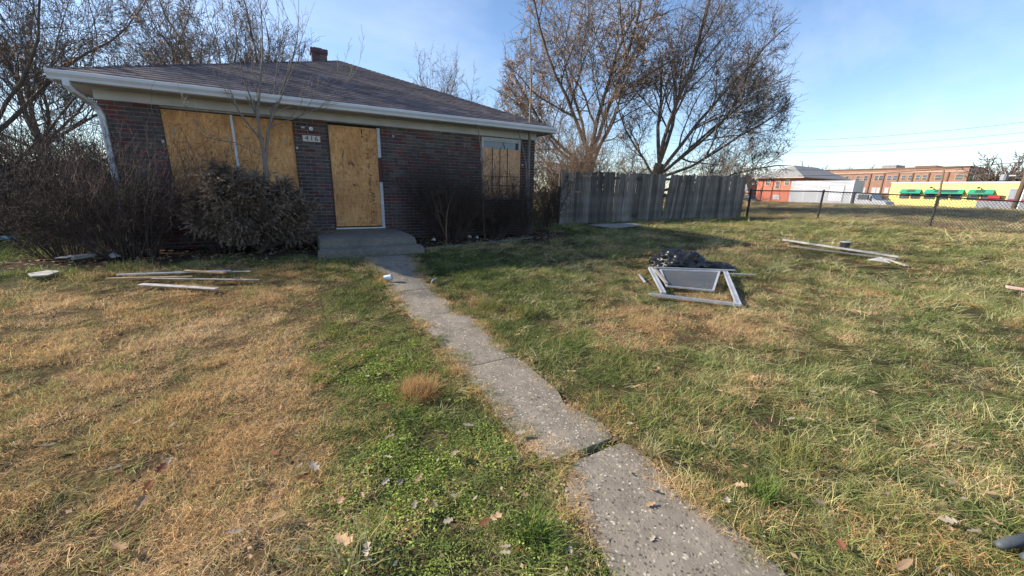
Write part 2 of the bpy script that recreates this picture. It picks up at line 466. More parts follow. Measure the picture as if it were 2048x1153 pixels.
# ------------------------------------------------------------------ ground
LV = [2.0, 3.54, 4.40, 4.94, 5.07, 5.89, 6.24, 6.73, 6.99, 7.22, 7.375, 7.45, 7.485, 7.54, 7.62, 7.69, 7.854, 7.976, 8.084, 8.5, 10.3]
LX = [-.63, -.60, -.605, -.579, -.543, -.506, -.50, -.496, -.507, -.486, -.44, -.38, -.30, -.38, -.464, -.516, -.53, -.525, -.578, -.61, -.61]
RV = [2.0, 2.78, 3.71, 4.464, 4.918, 5.1, 5.256, 5.858, 6.193, 6.602, 6.819, 6.995, 7.142, 7.316, 7.45, 7.48, 7.58, 7.908, 7.993, 8.288, 8.425, 10.3]
RX = [.13, .06, -.075, -.054, -.088, -.01, .026, -.019, .022, .01, .037, -.05, .03, .066, .03, .075, .112, .05, .097, .085, .063, .06]
def lawn_maps(x, y):
    """(dry, weed, soil) weights in plan: what grows where"""
    v = -y
    n1 = fbm(x * 0.8 + 3, v * 0.8, 4); n2 = fbm(x * 2.3, v * 2.3 + 7, 3); n3 = fbm(x * 0.3 + 11, v * 0.3, 3)
    dry = np.full(np.shape(x), 0.30)
    dry = dry + 0.62 * sstep(-1.15, -1.75, x + (n1 - 0.5) * 0.9) * sstep(1.8, 3.0, v + (n2 - .5) * 1.2)
    dry = dry - 0.35 * sstep(-4.2, -5.2, x) * sstep(3.2, 1.6, v)
    def blob(cx, cv, rx, rv, ang=0.0):
        ca, sa = math.cos(ang), math.sin(ang)
        dx = x - cx; dv = v - cv
        return sstep(1.35, 0.5, np.hypot((dx * ca + dv * sa) / rx, (-dx * sa + dv * ca) / rv) + (n2 - 0.5) * 1.3 + (n1 - .5) * 0.8)
    dry = dry + 0.62 * blob(2.35, 6.35, 1.5, 0.62, 0.35) + 0.55 * blob(3.6, 5.6, 1.0, 0.6) + 0.3 * blob(5.4, 6.6, 1.6, 0.6, 0.3)
    dry = dry + 0.55 * blob(2.2, 1.75, 1.4, 0.22, 0.1) + 0.5 * blob(4.4, 2.6, 1.2, 0.35) + 0.5 * blob(6.2, 1.6, 1.2, 0.4) + 0.4 * blob(5.8, 3.4, .9, .4)
    dry = dry + 0.55 * blob(0.35, 4.7, 0.25, 0.5) + .3 * blob(8, 3.5, 2, .8)
    dry = dry - 0.35 * blob(1.0, 3.6, 1.0, 1.3) - 0.22 * blob(0.7, 5.6, 0.6, 0.9) - .25 * blob(-1.1, 7.0, .6, 2.2) - .2 * blob(2.2, 8.0, 2.0, .7)
    dry = dry + (n1 - 0.5) * 0.55 + (n3 - 0.5) * 0.4
    dry = dry + 0.42 * sstep(15, 20, x)
    dry = np.clip(dry, 0, 1)
    weed = sstep(-1.75, -1.35, x + (n1 - .5) * .5) * sstep(-0.5, -0.75, x) * sstep(4.6, 6.0, v) * (0.45 + n2)
    soil = sstep(0.60, 0.70, fbm(x * 1.7 + 31, v * 1.7, 3)) * 0.4
    soil = np.maximum(soil, sstep(1.75, 1.45, v + (n1 - .5) * .5) * sstep(-5.6, -5.0, x) * sstep(5.2, 4.4, x) * sstep(-1, -.2, v))
    ed = np.minimum(np.abs(x - np.interp(v, LV, LX)), np.abs(x - np.interp(v, RV, RX)))
    soil = np.maximum(soil, .9 * sstep(.10, .04, ed + (n2 - .5) * .06) * (v > 2.1))
    return dry, np.clip(weed, 0, 1), np.clip(soil, 0, 1)

def axis(segs):
    a = []
    for lo, hi, n in segs: a += list(np.linspace(lo, hi, n, endpoint=False))
    a.append(segs[-1][1]); return np.array(a)
gx = axis([(-400, -60, 10), (-60, -14, 24), (-14, -6, 40), (-6, 8, 150), (8, 24, 70), (24, 50, 50), (50, 400, 24)])
gy = axis([(-60, -14, 14), (-14, -10, 20), (-10, 2, 140), (2, 20, 45), (20, 80, 30), (80, 500, 20)])
XX, YY = np.meshgrid(gx, gy)
ZZ = gz(XX, YY)
ZZ = ZZ - .05 * ((XX > np.interp(-YY, LV, LX) + .03) & (XX < np.interp(-YY, RV, RX) - .03) & (YY < -2.1) & (YY > -10.1))
V = np.stack([XX, YY, ZZ], -1).reshape(-1, 3)
nx, ny = len(gx), len(gy)
I = np.arange(nx * ny).reshape(ny, nx)
FQ = np.stack([I[:-1, :-1], I[:-1, 1:], I[1:, 1:], I[1:, :-1]], -1).reshape(-1, 4)

def mat_ground():
    m, n, b = newmat('lawn_soil')
    a = N(n, 'ShaderNodeAttribute', attribute_type='GEOMETRY', attribute_name='lawn')
    sep = N(n, 'ShaderNodeSeparateColor'); n.links.new(a.outputs['Color'], sep.inputs[0])
    v = coords(n)
    fine = noisef(n, v, 38, 6, 0.7); mid = noisef(n, v, 6, 5, 0.65)
    green = ramp(n, [(0.022, 0.024, 0.012), (0.058, 0.062, 0.026), (0.16, 0.14, 0.065)], fine, [0.3, 0.5, 0.75])
    tan = ramp(n, [(0.040, 0.030, 0.018), (0.135, 0.095, 0.050), (0.34, 0.235, 0.115)], fine, [0.30, 0.52, 0.78])
    col = mixc(n, green, tan, sep.outputs[0])
    soil = ramp(n, [(0.028, 0.020, 0.015), (0.065, 0.047, 0.036), (0.13, 0.095, 0.07)], fine, [0.3, 0.55, 0.8])
    sf = N(n, 'ShaderNodeMath', operation='MULTIPLY'); n.links.new(sep.outputs[2], sf.inputs[0]); sf.inputs[1].default_value = 1.0
    col = mixc(n, col, soil, sf.outputs[0])
    pt = ramp(n, [(0.55, 0.55, 0.55), (1.15, 1.12, 1.05)], mid, [0.3, 0.7])
    col = mixc(n, col, pt, 0.7, 'MULTIPLY')
    n.links.new(col, b.inputs['Base Color'])
    b.inputs['Roughness'].default_value = 1.0
    b.inputs['Specular IOR Level'].default_value = 0.05
    bump(n, b, fine, 0.9, 0.03)
    return m
gm = nmesh('lawn', V, FQ, 4, mat_ground(), smooth=True)
d_, w_, s_ = lawn_maps(XX.ravel(), YY.ravel())
ca = gm.color_attributes.new('lawn', 'FLOAT_COLOR', 'POINT')
ca.data.foreach_set('color', np.stack([d_, w_, s_, np.ones_like(d_)], -1).astype(np.float32).ravel())
tag(link('lawn', gm), 'uneven yard and open field with patchy winter grass', 'lawn', kind='structure')

# street behind the field's rise
mb = MB()
mb.add([(49.5, -120, -0.145), (70, -120, -0.145), (70, 160, -0.145), (49.5, 160, -0.145)], [(0, 1, 2, 3)])
o = mb.build('street', MT['asphalt'])
zs = max(float(gz(x, y)) for x in np.linspace(49.5, 70, 24) for y in np.linspace(-100, 150, 80))
o.location.z = zs + 0.145 + 0.01
STREET = zs + 0.01
tag(o, 'asphalt street beyond the field where the box truck stands', 'street', kind='structure')

# ------------------------------------------------------------------ walkway, slab by slab
walk = empty('walkway', (-0.27, -5, 0.2)); tag(walk, 'cracked concrete walk of worn slabs leading to the stoop', 'walkway', kind='structure')
XL, XR = -0.605, 0.075
JT = [2.10, 2.78, 4.02, 4.96, 6.20, 7.45, 8.95, 10.2]
for i in range(len(JT) - 1):
    v0, v1 = JT[i] + (0.032 if i == 5 else 0.006), JT[i + 1] - (0.022 if i == 4 else 0.006)
    n = 26
    dz = [0.016, 0.014, 0.012, 0.018, 0.02, 0.012, 0.022][i] + 0.004
    top = []; L_ = []; R_ = []
    for k in range(n + 1):
        v = v0 + (v1 - v0) * k / n
        e = min(k, n - k) / n
        cut = 0.022 * max(0, 1 - e * 14)
        jl = (float(vnoise(v * 5 + 3, 1.5)) - 0.5) * 0.09 + (float(vnoise(v * 17, 4.5)) - 0.5) * 0.05 + cut * (0.4 + rnd.random())
        jr = (float(vnoise(v * 5, 8.5)) - 0.5) * 0.09 + (float(vnoise(v * 17, 2.5)) - 0.5) * 0.05 + cut * (0.4 + rnd.random())
        L_.append((float(np.interp(v, LV, LX)) + jl * .3 - .012, -v)); R_.append((float(np.interp(v, RV, RX)) - jr * .3 + .012, -v))
    base = [float(np.mean([gz(x, -v) for x in (XL, XR)])) for v in (v0, v1)]
    def zt(yv):
        f = (-yv - v0) / (v1 - v0)
        return base[0] * (1 - f) + base[1] * f + dz
    vs = []; fs = []
    cols = 9
    for k in range(n + 1):
        for c in range(cols):
            t = c / (cols - 1)
            x = L_[k][0] * (1 - t) + R_[k][0] * t; y = L_[k][1]
            edge = min(t, 1 - t, k / n, 1 - k / n)
            z = zt(y) + (float(vnoise(x * 6, y * 6)) - .5) * 0.008 - (0.004 if edge < 0.01 else 0)
            vs.append((x, y, z))
    for k in range(n):
        for c in range(cols - 1):
            a = k * cols + c
            fs.append((a, a + 1, a + cols + 1, a + cols))
    ring = list(range(cols)) + [k * cols + cols - 1 for k in range(1, n + 1)] + list(range(n * cols + cols - 2, n * cols - 1, -1)) + [k * cols for k in range(n - 1, 0, -1)]
    b0 = len(vs)
    for r_ in ring: vs.append((vs[r_][0], vs[r_][1], vs[r_][2] - 0.10))
    for q in range(len(ring)):
        q2 = (q + 1) % len(ring)
        fs.append((ring[q], ring[q2], b0 + q2, b0 + q))
    MB().add(vs, fs).build('slab', MT['walk'], walk, smooth=False)

# ------------------------------------------------------------------ stoop
st = empty('stoop', (-0.45, -1.0, 0.44)); tag(st, 'two step concrete stoop with chipped edges before the boarded door', 'stoop')
def rough_block(name, x0, x1, y0, y1, z0, z1, parent, m, nx=24, amp=0.012, seed=0):
    vs = []; fs = []
    ny, nzz = 6, 4
    bm = bmesh.new()
    bmesh.ops.create_cube(bm, size=1)
    bmesh.ops.subdivide_edges(bm, edges=[e for e in bm.edges if abs(e.verts[0].co.x - e.verts[1].co.x) > .5], cuts=nx)
    bmesh.ops.subdivide_edges(bm, edges=[e for e in bm.edges if abs(e.verts[0].co.y - e.verts[1].co.y) > .5], cuts=10)
    bmesh.ops.subdivide_edges(bm, edges=[e for e in bm.edges if abs(e.verts[0].co.z - e.verts[1].co.z) > .5], cuts=3)
    L = wloc(parent)
    for v in bm.verts:
        c = v.co
        on = sum(abs(abs(q) - 0.5) < 1e-4 for q in c)
        p = Vector((x0 + (c.x + .5) * (x1 - x0), y0 + (c.y + .5) * (y1 - y0), z0 + (c.z + .5) * (z1 - z0)))
        nn = mnoise.noise(p * 6 + Vector((seed, 0, 0))) + 0.6 * mnoise.noise(p * 19)
        if on >= 2 and c.z > 0.4:
            k = max(0, nn) * amp * 2 + 0.004
            if abs(abs(c.x) - .5) < 1e-4: p.x -= math.copysign(k, c.x)
            if abs(abs(c.y) - .5) < 1e-4: p.y -= math.copysign(k, c.y)
            p.z -= k
        else: p += Vector((0, 0, nn * 0.003)) if c.z > .4 else Vector((0, nn * 0.003, 0))
        v.co = p - L
    me = bpy.data.meshes.new(name); bm.to_mesh(me); bm.free()
    me.materials.append(m)
    o = bpy.data.objects.new(name, me); COL.objects.link(o); o.parent = parent
    return o
rough_block('landing', -1.28, 0.37, -1.70, -0.045, 0.30, 0.705, st, MT['stoop'], seed=3)
rough_block('step', -1.33, 0.43, -2.02, -1.705, 0.30, 0.560, st, MT['stoop'], seed=9)

# low concrete kerb of the planting bed, right of the stoop
kb = empty('bed_kerb', (2, -1.3, .44)); tag(kb, 'low concrete kerb pieces edging the leaf strewn bed under the window', 'kerb')
for (a, b_) in (((0.46, -1.62), (1.36, -1.42)), ((1.39, -1.415), (2.4, -1.16)), ((2.43, -1.15), (3.5, -0.86))):
    m_ = MB().bar((a[0], a[1], G(*a) - 0.02), (b_[0], b_[1], G(*b_) - 0.02), 0.08, 0.10)
    m_.build('kerb_piece', MT['stoop'], kb, bevel=0.008)

# ------------------------------------------------------------------ house
house = empty('brick_house', (0, 0, 0.44)); tag(house, 'single storey dark brick house with boarded openings and hipped roof', 'house')
XLW, XRW, DEP = -4.16, 4.03, 7.9
ZB, ZT = 0.30, 2.85
OPEN = [(-3.41, -1.46, 1.30, 2.815), (-0.87, 0.155, 0.725, 2.835), (2.515, 3.615, 1.395, 2.835)]
mb = MB()
T0, T1 = 0.010, 0.20
xs = XLW + 0.004
for (a, b_, z0, z1) in OPEN:
    mb.box(xs, a, T0, T1, ZB, ZT); xs = b_
    mb.box(a, b_, T0, T1, ZB, z0); mb.box(a, b_, T0, T1, z1, ZT + 0.0)
mb.box(xs, XRW - 0.004, T0, T1, ZB, ZT)
wall = mb.build('wall', MT['mortar'], house)
def mat_sidebrick():
    m, n, b = newmat('side_brickwork')
    br = N(n, 'ShaderNodeTexBrick', offset=0.5)
    br.inputs['Color1'].default_value = (0.075, 0.065, 0.065, 1); br.inputs['Color2'].default_value = (0.13, 0.045, 0.045, 1)
    br.inputs['Mortar'].default_value = (0.3, 0.27, 0.25, 1); br.inputs['Scale'].default_value = 1
    br.inputs['Mortar Size'].default_value = 0.005; br.inputs['Brick Width'].default_value = 0.203; br.inputs['Row Height'].default_value = 0.0677
    t = N(n, 'ShaderNodeTexCoord'); sx = N(n, 'ShaderNodeSeparateXYZ'); cx = N(n, 'ShaderNodeCombineXYZ'); ad = N(n, 'ShaderNodeMath', operation='ADD')
    n.links.new(t.outputs['Object'], sx.inputs[0]); n.links.new(sx.outputs[0], ad.inputs[0]); n.links.new(sx.outputs[1], ad.inputs[1])
    n.links.new(ad.outputs[0], cx.inputs[0]); n.links.new(sx.outputs[2], cx.inputs[1]); n.links.new(cx.outputs[0], br.inputs['Vector'])
    n.links.new(br.outputs[0], b.inputs['Base Color']); b.inputs['Roughness'].default_value = .9
    return m
mb = MB()
mb.box(XLW, XLW + .2, T1 + .002, DEP, ZB, ZT); mb.box(XRW - .2, XRW, T1 + .002, DEP, ZB, ZT)
mb.box(XLW + .2, XRW - .2, DEP - .2, DEP, ZB, ZT)
mb.build('side_wall', mat_sidebrick(), house)
MB().box(XLW + .2, XRW - .2, 0.6, 0.62, ZB, ZT).build('dark_interior', MT['dark_void'], house)

# bricks of the front, laid in running bond
CH, BL = 0.0677, 0.203
bmats = [MT['brick_dark'], MT['brick_brown'], MT['brick_red'], MT['brick_purple']]
bricks = []
row = 0
z = ZT - CH / 2 - 0.004
while z > 0.34:
    x = XLW - (BL / 2 if row % 2 else 0) 
    while x < XRW:
        a, b_ = max(x + 0.005, XLW), min(x + BL - 0.005, XRW)
        pieces = [(a, b_)]
        for (oa, ob, z0, z1) in OPEN:
            if z > z0 - 0.02 and z < z1 + 0.02:
                np_ = []
                for (p, q) in pieces:
                    if q <= oa or p >= ob: np_.append((p, q))
                    else:
                        if p < oa: np_.append((p, oa))
                        if q > ob: np_.append((ob, q))
                pieces = np_
        for p, q in pieces:
            if q - p > 0.03: bricks.append((p, q, z, row))
        x += BL
    z -= CH; row += 1
def pick_brick():
    t = rnd.random()
    return 2 if t < 0.20 else 3 if t < 0.33 else 1 if t < 0.58 else 0
def depth_to(p): return (Vector(p) - CAM).dot(F)
rank = []
for i, (p, q, z, r_) in enumerate(bricks):
    hid = (p < -2.6 and z < 1.75) or (-3.3 < p < -1.25 and z < 1.9) or (0.5 < p < 2.6 and z < 1.6) or (-1.3 < p < .4 and z < .72) or z < .6
    full = (q - p) > 0.17
    rank.append(((0 if hid or not full else 1) / depth_to(((p + q) / 2, 0, z)), i))
rank.sort(reverse=True)
single = set(i for s__, i in rank[:300])
bme = []
for m_ in bmats:
    t_ = MB().box(-(BL - .01) / 2, (BL - .01) / 2, -0.0, 0.03, -0.0288, 0.0288)
    me = bpy.data.meshes.new('brick'); me.from_pydata(t_.v, [], t_.f); me.materials.append(m_)
    bm = bmesh.new(); bm.from_mesh(me); bmesh.ops.recalc_face_normals(bm, faces=bm.faces); bm.to_mesh(me); bm.free()
    bme.append(me)
rest = MB()
for i, (p, q, z, r_) in enumerate(bricks):
    k = pick_brick(); dy = rnd.uniform(-0.002, 0.003)
    if i in single:
        o = link('brick', bme[k], wall, ((p + q) / 2, dy, z + rnd.uniform(-.001, .001)))
        o.scale.x = (q - p) / (BL - .01)
    else:
        rest.box(p, q, dy, 0.03, z - 0.0288, z + 0.0288, k)
o = rest.build('brickwork', bmats, wall); o['kind'] = 'stuff'

# eaves
MB().box(XLW - .012, XRW + .012, -0.028, 0.01, ZT + .001, 2.998).build('frieze_board', MT['white_paint'], house)
mb = MB()
mb.box(-4.44, 4.28, -0.45, -0.0285, 2.999, 3.012)
mb.box(-4.44, XLW - .0125, -0.028, DEP + .3, 2.999, 3.012)
mb.box(XRW + .0125, 4.28, -0.028, DEP + .3, 2.999, 3.012)
for k in range(29):   # soffit joints
    mb.box(-4.2 + k * .3, -4.2 + k * .3 + .006, -0.44, -0.03, 2.9955, 3.0005)
mb.build('soffit', MT['soffit'], house)
MB().box(XLW - .025, XLW - .0125, -0.01, DEP, ZT, 2.998).build('side_frieze_board', MT['soffit'], house)
mb = MB()
mb.box(-4.45, 4.29, -0.475, -0.452, 2.985, 3.10)
mb.box(-4.47, -4.446, -0.45, DEP + .3, 2.985, 3.10); mb.box(4.286, 4.31, -0.45, DEP + .3, 2.985, 3.10)
mb.build('fascia', MT['white_paint'], house)
prof = [(-.477, 3.105), (-.477, 2.992), (-.535, 2.992), (-.545, 3.03), (-.572, 3.070), (-.575, 3.110), (-.562, 3.116), (-.562, 3.075), (-.530, 3.030), (-.525, 3.0), (-.485, 3.0), (-.485, 3.105)]
g_ = MB(); g_.extr(prof, -4.47, 4.31)
gut = g_.build('gutter', MT['gutter'], house)
c_ = MB(); c_.extr(prof[:7], -4.474, -4.4701); c_.extr(prof[:7], 4.3101, 4.314)
c_.build('end_cap', MT['gutter'], gut)
ds = MB()
pth = [(-4.29, -.52, 3.00), (-4.29, -.52, 2.93), (-4.27, -.46, 2.87), (-4.19, -.12, 2.76), (-4.155, -.055, 2.70), (-4.125, -.05, 2.60), (-4.125, -.05, .55), (-4.125, -.16, .48)]
for i in range(len(pth) - 1): 
    d = (Vector(pth[i + 1]) - Vector(pth[i])).normalized() * .012
    ds.bar(Vector(pth[i]) - d, Vector(pth[i + 1]) + d, .075, .055, up=(0, 1, 0) if abs(d.z) > .009 else (0, 0, 1))
ds.build('downspout', MT['gutter'], house, bevel=.006)

# roof
AX, AY, ZE = -0.08, 3.9, 3.105
SLP = 0.427
xe0, xe1, ye0, ye1 = -4.50, 4.34, -0.50, 8.30
za = ZE + SLP * (AY - ye0)
mb = MB()
mb.add([(xe0, ye0, ZE), (xe1, ye0, ZE), (xe1, ye1, ZE), (xe0, ye1, ZE), (AX, AY, za), (xe0, ye0, ZE - .03), (xe1, ye0, ZE - .03), (xe1, ye1, ZE - .03), (xe0, ye1, ZE - .03)],
       [(0, 1, 4), (1, 2, 4), (2, 3, 4), (3, 0, 4), (0, 5, 6, 1), (1, 6, 7, 2), (2, 7, 8, 3), (3, 8, 5, 0), (5, 8, 7, 6)])
roof = mb.build('roof', MT['shingle_a'], house)
shm = [MT['shingle_a'], MT['shingle_b'], MT['shingle_c']]
th_ = math.atan(SLP); ct, sn = math.cos(th_), math.sin(th_)
EXP = 0.143
def rp_(x, d, h): return (x, ye0 + d * ct - h * sn, ZE + d * sn + h * ct)
def hipx(d):
    y = d * ct
    t = y / (AY - ye0)
    return xe0 + (AX - xe0) * t, xe1 + (AX - xe1) * t
nj = int((AY - ye0) / ct / EXP)
cand = []; edge_sh = MB()
for j in range(nj + 1):
    d = j * EXP - 0.012
    l, r_ = hipx(max(d, 0)); l2, r2 = hipx(min(d + .19, (AY - ye0) / ct))
    x = xe0 - rnd.random() * .3
    while x < r_:
        wd = rnd.choice((.17, .22, .28, .34)); a, b_ = x, x + wd - .002
        x += wd
        if b_ < l or a > r_: continue
        k = rnd.choices((0, 1, 2), (.5, .25, .25))[0]
        if a >= l2 and b_ <= r2: cand.append((a, b_, d, k))
        else:
            a1, b1 = max(a, l), min(b_, r_); a2, b2 = min(max(a, l2), r2), max(min(b_, r2), l2)
            if b1 - a1 < .01: continue
            if b2 <= a2: a2 = b2 = (min(max((a1 + b1) / 2, l2), r2))
            tk = rnd.uniform(.006, .011)
            edge_sh.add([rp_(a1, d, .002), rp_(b1, d, .002), rp_(b2, d + .19, .001), rp_(a2, d + .19, .001), rp_(a1, d, tk + .002), rp_(b1, d, tk + .002), rp_(b2, d + .19, .003), rp_(a2, d + .19, .003)],
                        [(0, 1, 5, 4), (4, 5, 6, 7), (0, 4, 7, 3), (1, 2, 6, 5)], k)
order = sorted(range(len(cand)), key=lambda i: depth_to(rp_((cand[i][0] + cand[i][1]) / 2, cand[i][2], 0)) - 2.5 * (cand[i][1] - cand[i][0]))
solo = set(order[:300])
SHM = {}
def shingle_mesh(wd, k):
    key = (round(wd, 3), k)
    if key not in SHM:
        h = wd / 2
        def q(x, d, hh): return (x, d * ct - hh * sn, d * sn + hh * ct)
        me = bpy.data.meshes.new('shingle')
        me.from_pydata([q(-h, 0, .002), q(h, 0, .002), q(h, .19, .001), q(-h, .19, .001), q(-h, 0, .011), q(h, 0, .011), q(h, .19, .003), q(-h, .19, .003)], [],
                       [(0, 1, 5, 4), (4, 5, 6, 7), (0, 4, 7, 3), (1, 2, 6, 5), (3, 7, 6, 2), (0, 3, 2, 1)])
        me.materials.append(shm[k]); SHM[key] = me
    return SHM[key]
for i, (a, b_, d, k) in enumerate(cand):
    if i in solo: link('shingle', shingle_mesh(b_ - a, k), roof, rp_((a + b_) / 2, d, rnd.uniform(0, .002)))
    else:
        tk = rnd.uniform(.006, .012)
        edge_sh.add([rp_(a, d, .002), rp_(b_, d, .002), rp_(b_, d + .19, .001), rp_(a, d + .19, .001), rp_(a, d, tk + .002), rp_(b_, d, tk + .002), rp_(b_, d + .19, .003), rp_(a, d + .19, .003)],
                    [(0, 1, 5, 4), (4, 5, 6, 7), (0, 4, 7, 3), (1, 2, 6, 5)], k)
for (cx, cy) in ((xe0, ye0), (xe1, ye0)):   # hip caps
    A_ = Vector((cx, cy, ZE)); B_ = Vector((AX, AY, za)); L = (B_ - A_).length
    n = int(L / .15)
    for k in range(n):
        p = A_.lerp(B_, k / n); q = A_.lerp(B_, (k + 1.35) / n) if k < n - 2 else B_
        sg = -1 if cx < 0 else 1
        s1 = Vector((-sg * .12, -.0, 0)); s1.z = -0.01; s2 = Vector((0, .12, -0.01))
        up = Vector((0, 0, .016))
        edge_sh.add([p + s1 + up, p + up * 1.6, p + s2 + up, q + s1 + up * .6, q + up, q + s2 + up * .6], [(0, 1, 4, 3), (1, 2, 5, 4)], rnd.choice((0, 1, 2)))
o = edge_sh.build('shingle_courses', shm, roof); o['kind'] = 'stuff'

chim = MB()
CX0, CX1, CY0, CY1 = -.72, -.32, 4.45, 4.85
rb = 4.35
zc = rb
i = 0
while zc < 5.26:
    off = .1 if i % 2 else 0
    for fy in (CY0, CY1 - .1):
        x = CX0
        while x < CX1 - .01:
            b_ = min(x + (.2 if not (off and x == CX0) else .1), CX1)
            chim.box(x + .004, b_ - .004, fy, fy + .1, zc + .004, zc + .064, rnd.choice((0, 1, 1))); x = b_
    for fx in (CX0, CX1 - .1):
        chim.box(fx, fx + .1, CY0 + .101, CY1 - .101, zc + .004, zc + .064, rnd.choice((0, 1)))
    zc += .068; i += 1
chim.box(CX0 + .012, CX1 - .012, CY0 + .012, CY1 - .012, rb - .2, 5.20, 2)
chim.box(CX0 - .025, CX1 + .025, CY0 - .025, CY1 + .025, 5.27, 5.37, 0)
chim.box(CX0 + .06, CX1 - .12, CY0 + .05, CY1 - .05, 5.371, 5.41, 2)
chim.build('chimney', [MT['brick_purple'], MT['brick_brown'], MT['mortar']], roof)

# --- openings
def osb(name, x0, x1, z0, z1, y0, y1, parent): return MB().box(x0, x1, y0, y1, z0, z1).build(name, MT['osb'], parent)
def chips(parent, x0, x1, z0, z1, y, n, seed):
    r2_ = random.Random(seed); c = MB()
    for i in range(n):
        px, pz = r2_.uniform(x0, x1), r2_.uniform(z0, z1); l = r2_.uniform(.012, .055); wd = r2_.uniform(.003, .010); a = r2_.uniform(0, 6.3)
        dx, dz = math.cos(a), math.sin(a)
        pts = [(px - dx * l, y, pz - dz * l), (px + dz * wd, y, pz - dx * wd), (px + dx * l, y, pz + dz * l), (px - dz * wd * .6, y, pz + dx * wd * .6)]
        c.add(pts, [(0, 1, 2, 3)])
    sc_ = MB()
    for xx in np.linspace(x0, x1, 4):
        for zz in (z0 - .03, z1 + .02): sc_.tube([(xx, y - .002, zz), (xx, y + .001, zz)], .006, 6)
    for zz in np.linspace(z0, z1, 6)[1:-1]:
        for xx in (x0 - .03, x1 + .03): sc_.tube([(xx, y - .002, zz), (xx, y + .001, zz)], .006, 6)
    so_ = sc_.build('screw_heads', MT['black_iron'], parent); so_['kind'] = 'stuff'
    return c.build('dark_strands', MT['chip'], parent)
# big window on the left
wb = empty('picture_window', (-2.43, 0.05, 1.3), house)
b1 = osb('strand_board', -3.405, -2.452, 1.32, 2.795, .030, .042, wb); chips(b1, -3.35, -2.5, 1.4, 2.75, .0285, 46, 1)
b2 = osb('strand_board', -2.408, -1.466, 1.32, 2.79, .034, .046, wb); chips(b2, -2.36, -1.5, 1.4, 2.75, .0325, 34, 2)
MB().box(-2.45, -2.41, .018, .06, 1.32, 2.80).build('mullion', MT['gutter'], wb, bevel=.004)
MB().box(-3.405, -1.465, .05, .10, 1.305, 1.318).box(-3.405, -1.465, .05, .1, 2.80, 2.813).build('frame', MT['rail'], wb)
for sx_, sz_ in ((-3.28, 2.47), (-1.62, 2.43), (-2.52, 2.42), (-2.28, 2.45)):
    k = MB().box(sx_ - .022, sx_ + .022, .0265, .029, sz_ - .05, sz_ + .02); k.build('metal_strap', MT['strap'], wb)
# door
dr = empty('front_door', (-.4, .05, .73), house)
db = osb('strand_board', -.845, .082, .765, 2.785, .020, .034, dr)
MB().box(-.862, -.848, .012, .12, .735, 2.83).build('jamb', MT['rail'], dr)
MB().box(-.846, .085, .055, .075, 2.787, 2.83).build('head_gap', MT['dark_void'], dr)
j_ = MB().box(.086, .150, .004, .09, 2.21, 2.80); j_.box(.086, .150, .004, .09, .745, 1.70)
j_.build('white_jamb', MT['white_paint'], dr)
MB().box(.090, .150, .014, .09, 1.702, 2.208).build('bare_jamb', MT['maroon_wood'], dr)
MB().box(-.86, .152, -.03, .10, .712, .742).build('sill', MT['steel'], dr)
ch = chips(db, -.8, .05, .8, 2.75, .0185, 60, 3)
big = MB()
for (px_, pz_, l, a, wd) in ((-.61, 2.23, .13, 80, .012), (-.625, 2.0, .07, 88, .006), (-.57, 1.87, .06, -50, .008), (-.44, 2.06, .10, -65, .016), (-.50, 2.06, .03, 50, .02), (-.45, 2.05, .045, 5, .012), (-.40, 2.04, .035, 60, .014), (-.33, 2.03, .02, -40, .012), (-.43, 1.63, .06, -20, .016), (-.12, 1.67, .05, -50, .010), (.02, 2.27, .06, -40, .010), (-.33, 1.87, .04, 75, .007), (-.09, 1.07, .05, 30, .014), (-.55, 1.18, .02, 60, .01), (-.2, 1.3, .03, -60, .008)):
    a = R(a); dx, dz = math.cos(a), math.sin(a)
    big.add([(px_ - dx * l, .0182, pz_ - dz * l), (px_ + dz * wd, .0182, pz_ - dx * wd), (px_ + dx * l, .0182, pz_ + dz * l), (px_ - dz * wd, .0182, pz_ + dx * wd)], [(0, 1, 2, 3)])
big.build('dark_stain', MT['chip'], db)
# grade stamp, printed sideways down the board
def text(name, s, size, x, z, y, rot, m, parent, sx=1.0, align='CENTER'):
    cu = bpy.data.curves.new(name, 'FONT'); cu.body = s; cu.size = size; cu.align_x = align; cu.align_y = 'CENTER'; cu.extrude = 0.0004
    t = bpy.data.objects.new(name, cu); COL.objects.link(t)
    dg = bpy.context.evaluated_depsgraph_get()
    me = bpy.data.meshes.new_from_object(t.evaluated_get(dg)); bpy.data.objects.remove(t); bpy.data.curves.remove(cu)
    mtx = Matrix.Translation(Vector((x, y, z)) - wloc(parent)) @ Matrix.Rotation(rot, 4, 'Y') @ Matrix.Rotation(R(90), 4, 'X') @ Matrix.Diagonal((sx, 1, 1, 1))
    me.transform(mtx); me.materials.clear(); me.materials.append(m)
    o = bpy.data.objects.new(name, me); COL.objects.link(o); o.parent = parent
    return o
YS = .0188
text('stamp_print', 'APA', .115, -.075, 1.385, YS, R(90), MT['ink'], db)
st_ = MB()
r2_ = random.Random(5)
def rowbars(xc, z0, z1, hw, n, m_=0):
    for i in range(n):
        zz = z0 + (z1 - z0) * i / n
        l = hw * r2_.uniform(.4, 1)
        st_.box(xc - l, xc + l * r2_.uniform(.3, 1), YS - .0004, YS, zz, zz + abs(z1 - z0) / n * r2_.uniform(.25, .6), m_)
for z0, z1 in ((2.52, 2.68), (2.33, 2.47), (2.15, 2.30), (1.98, 2.09)): rowbars(-.115, z0, z1, .042, 6, 0 if z0 < 2.2 else 1); rowbars(-.165, z0, z1, .010, 5, 1)
rowbars(-.115, 1.62, 1.80, .032, 8, 0); rowbars(-.11, 1.47, 1.58, .03, 5, 0); rowbars(-.118, 1.26, 1.36, .018, 6, 1)
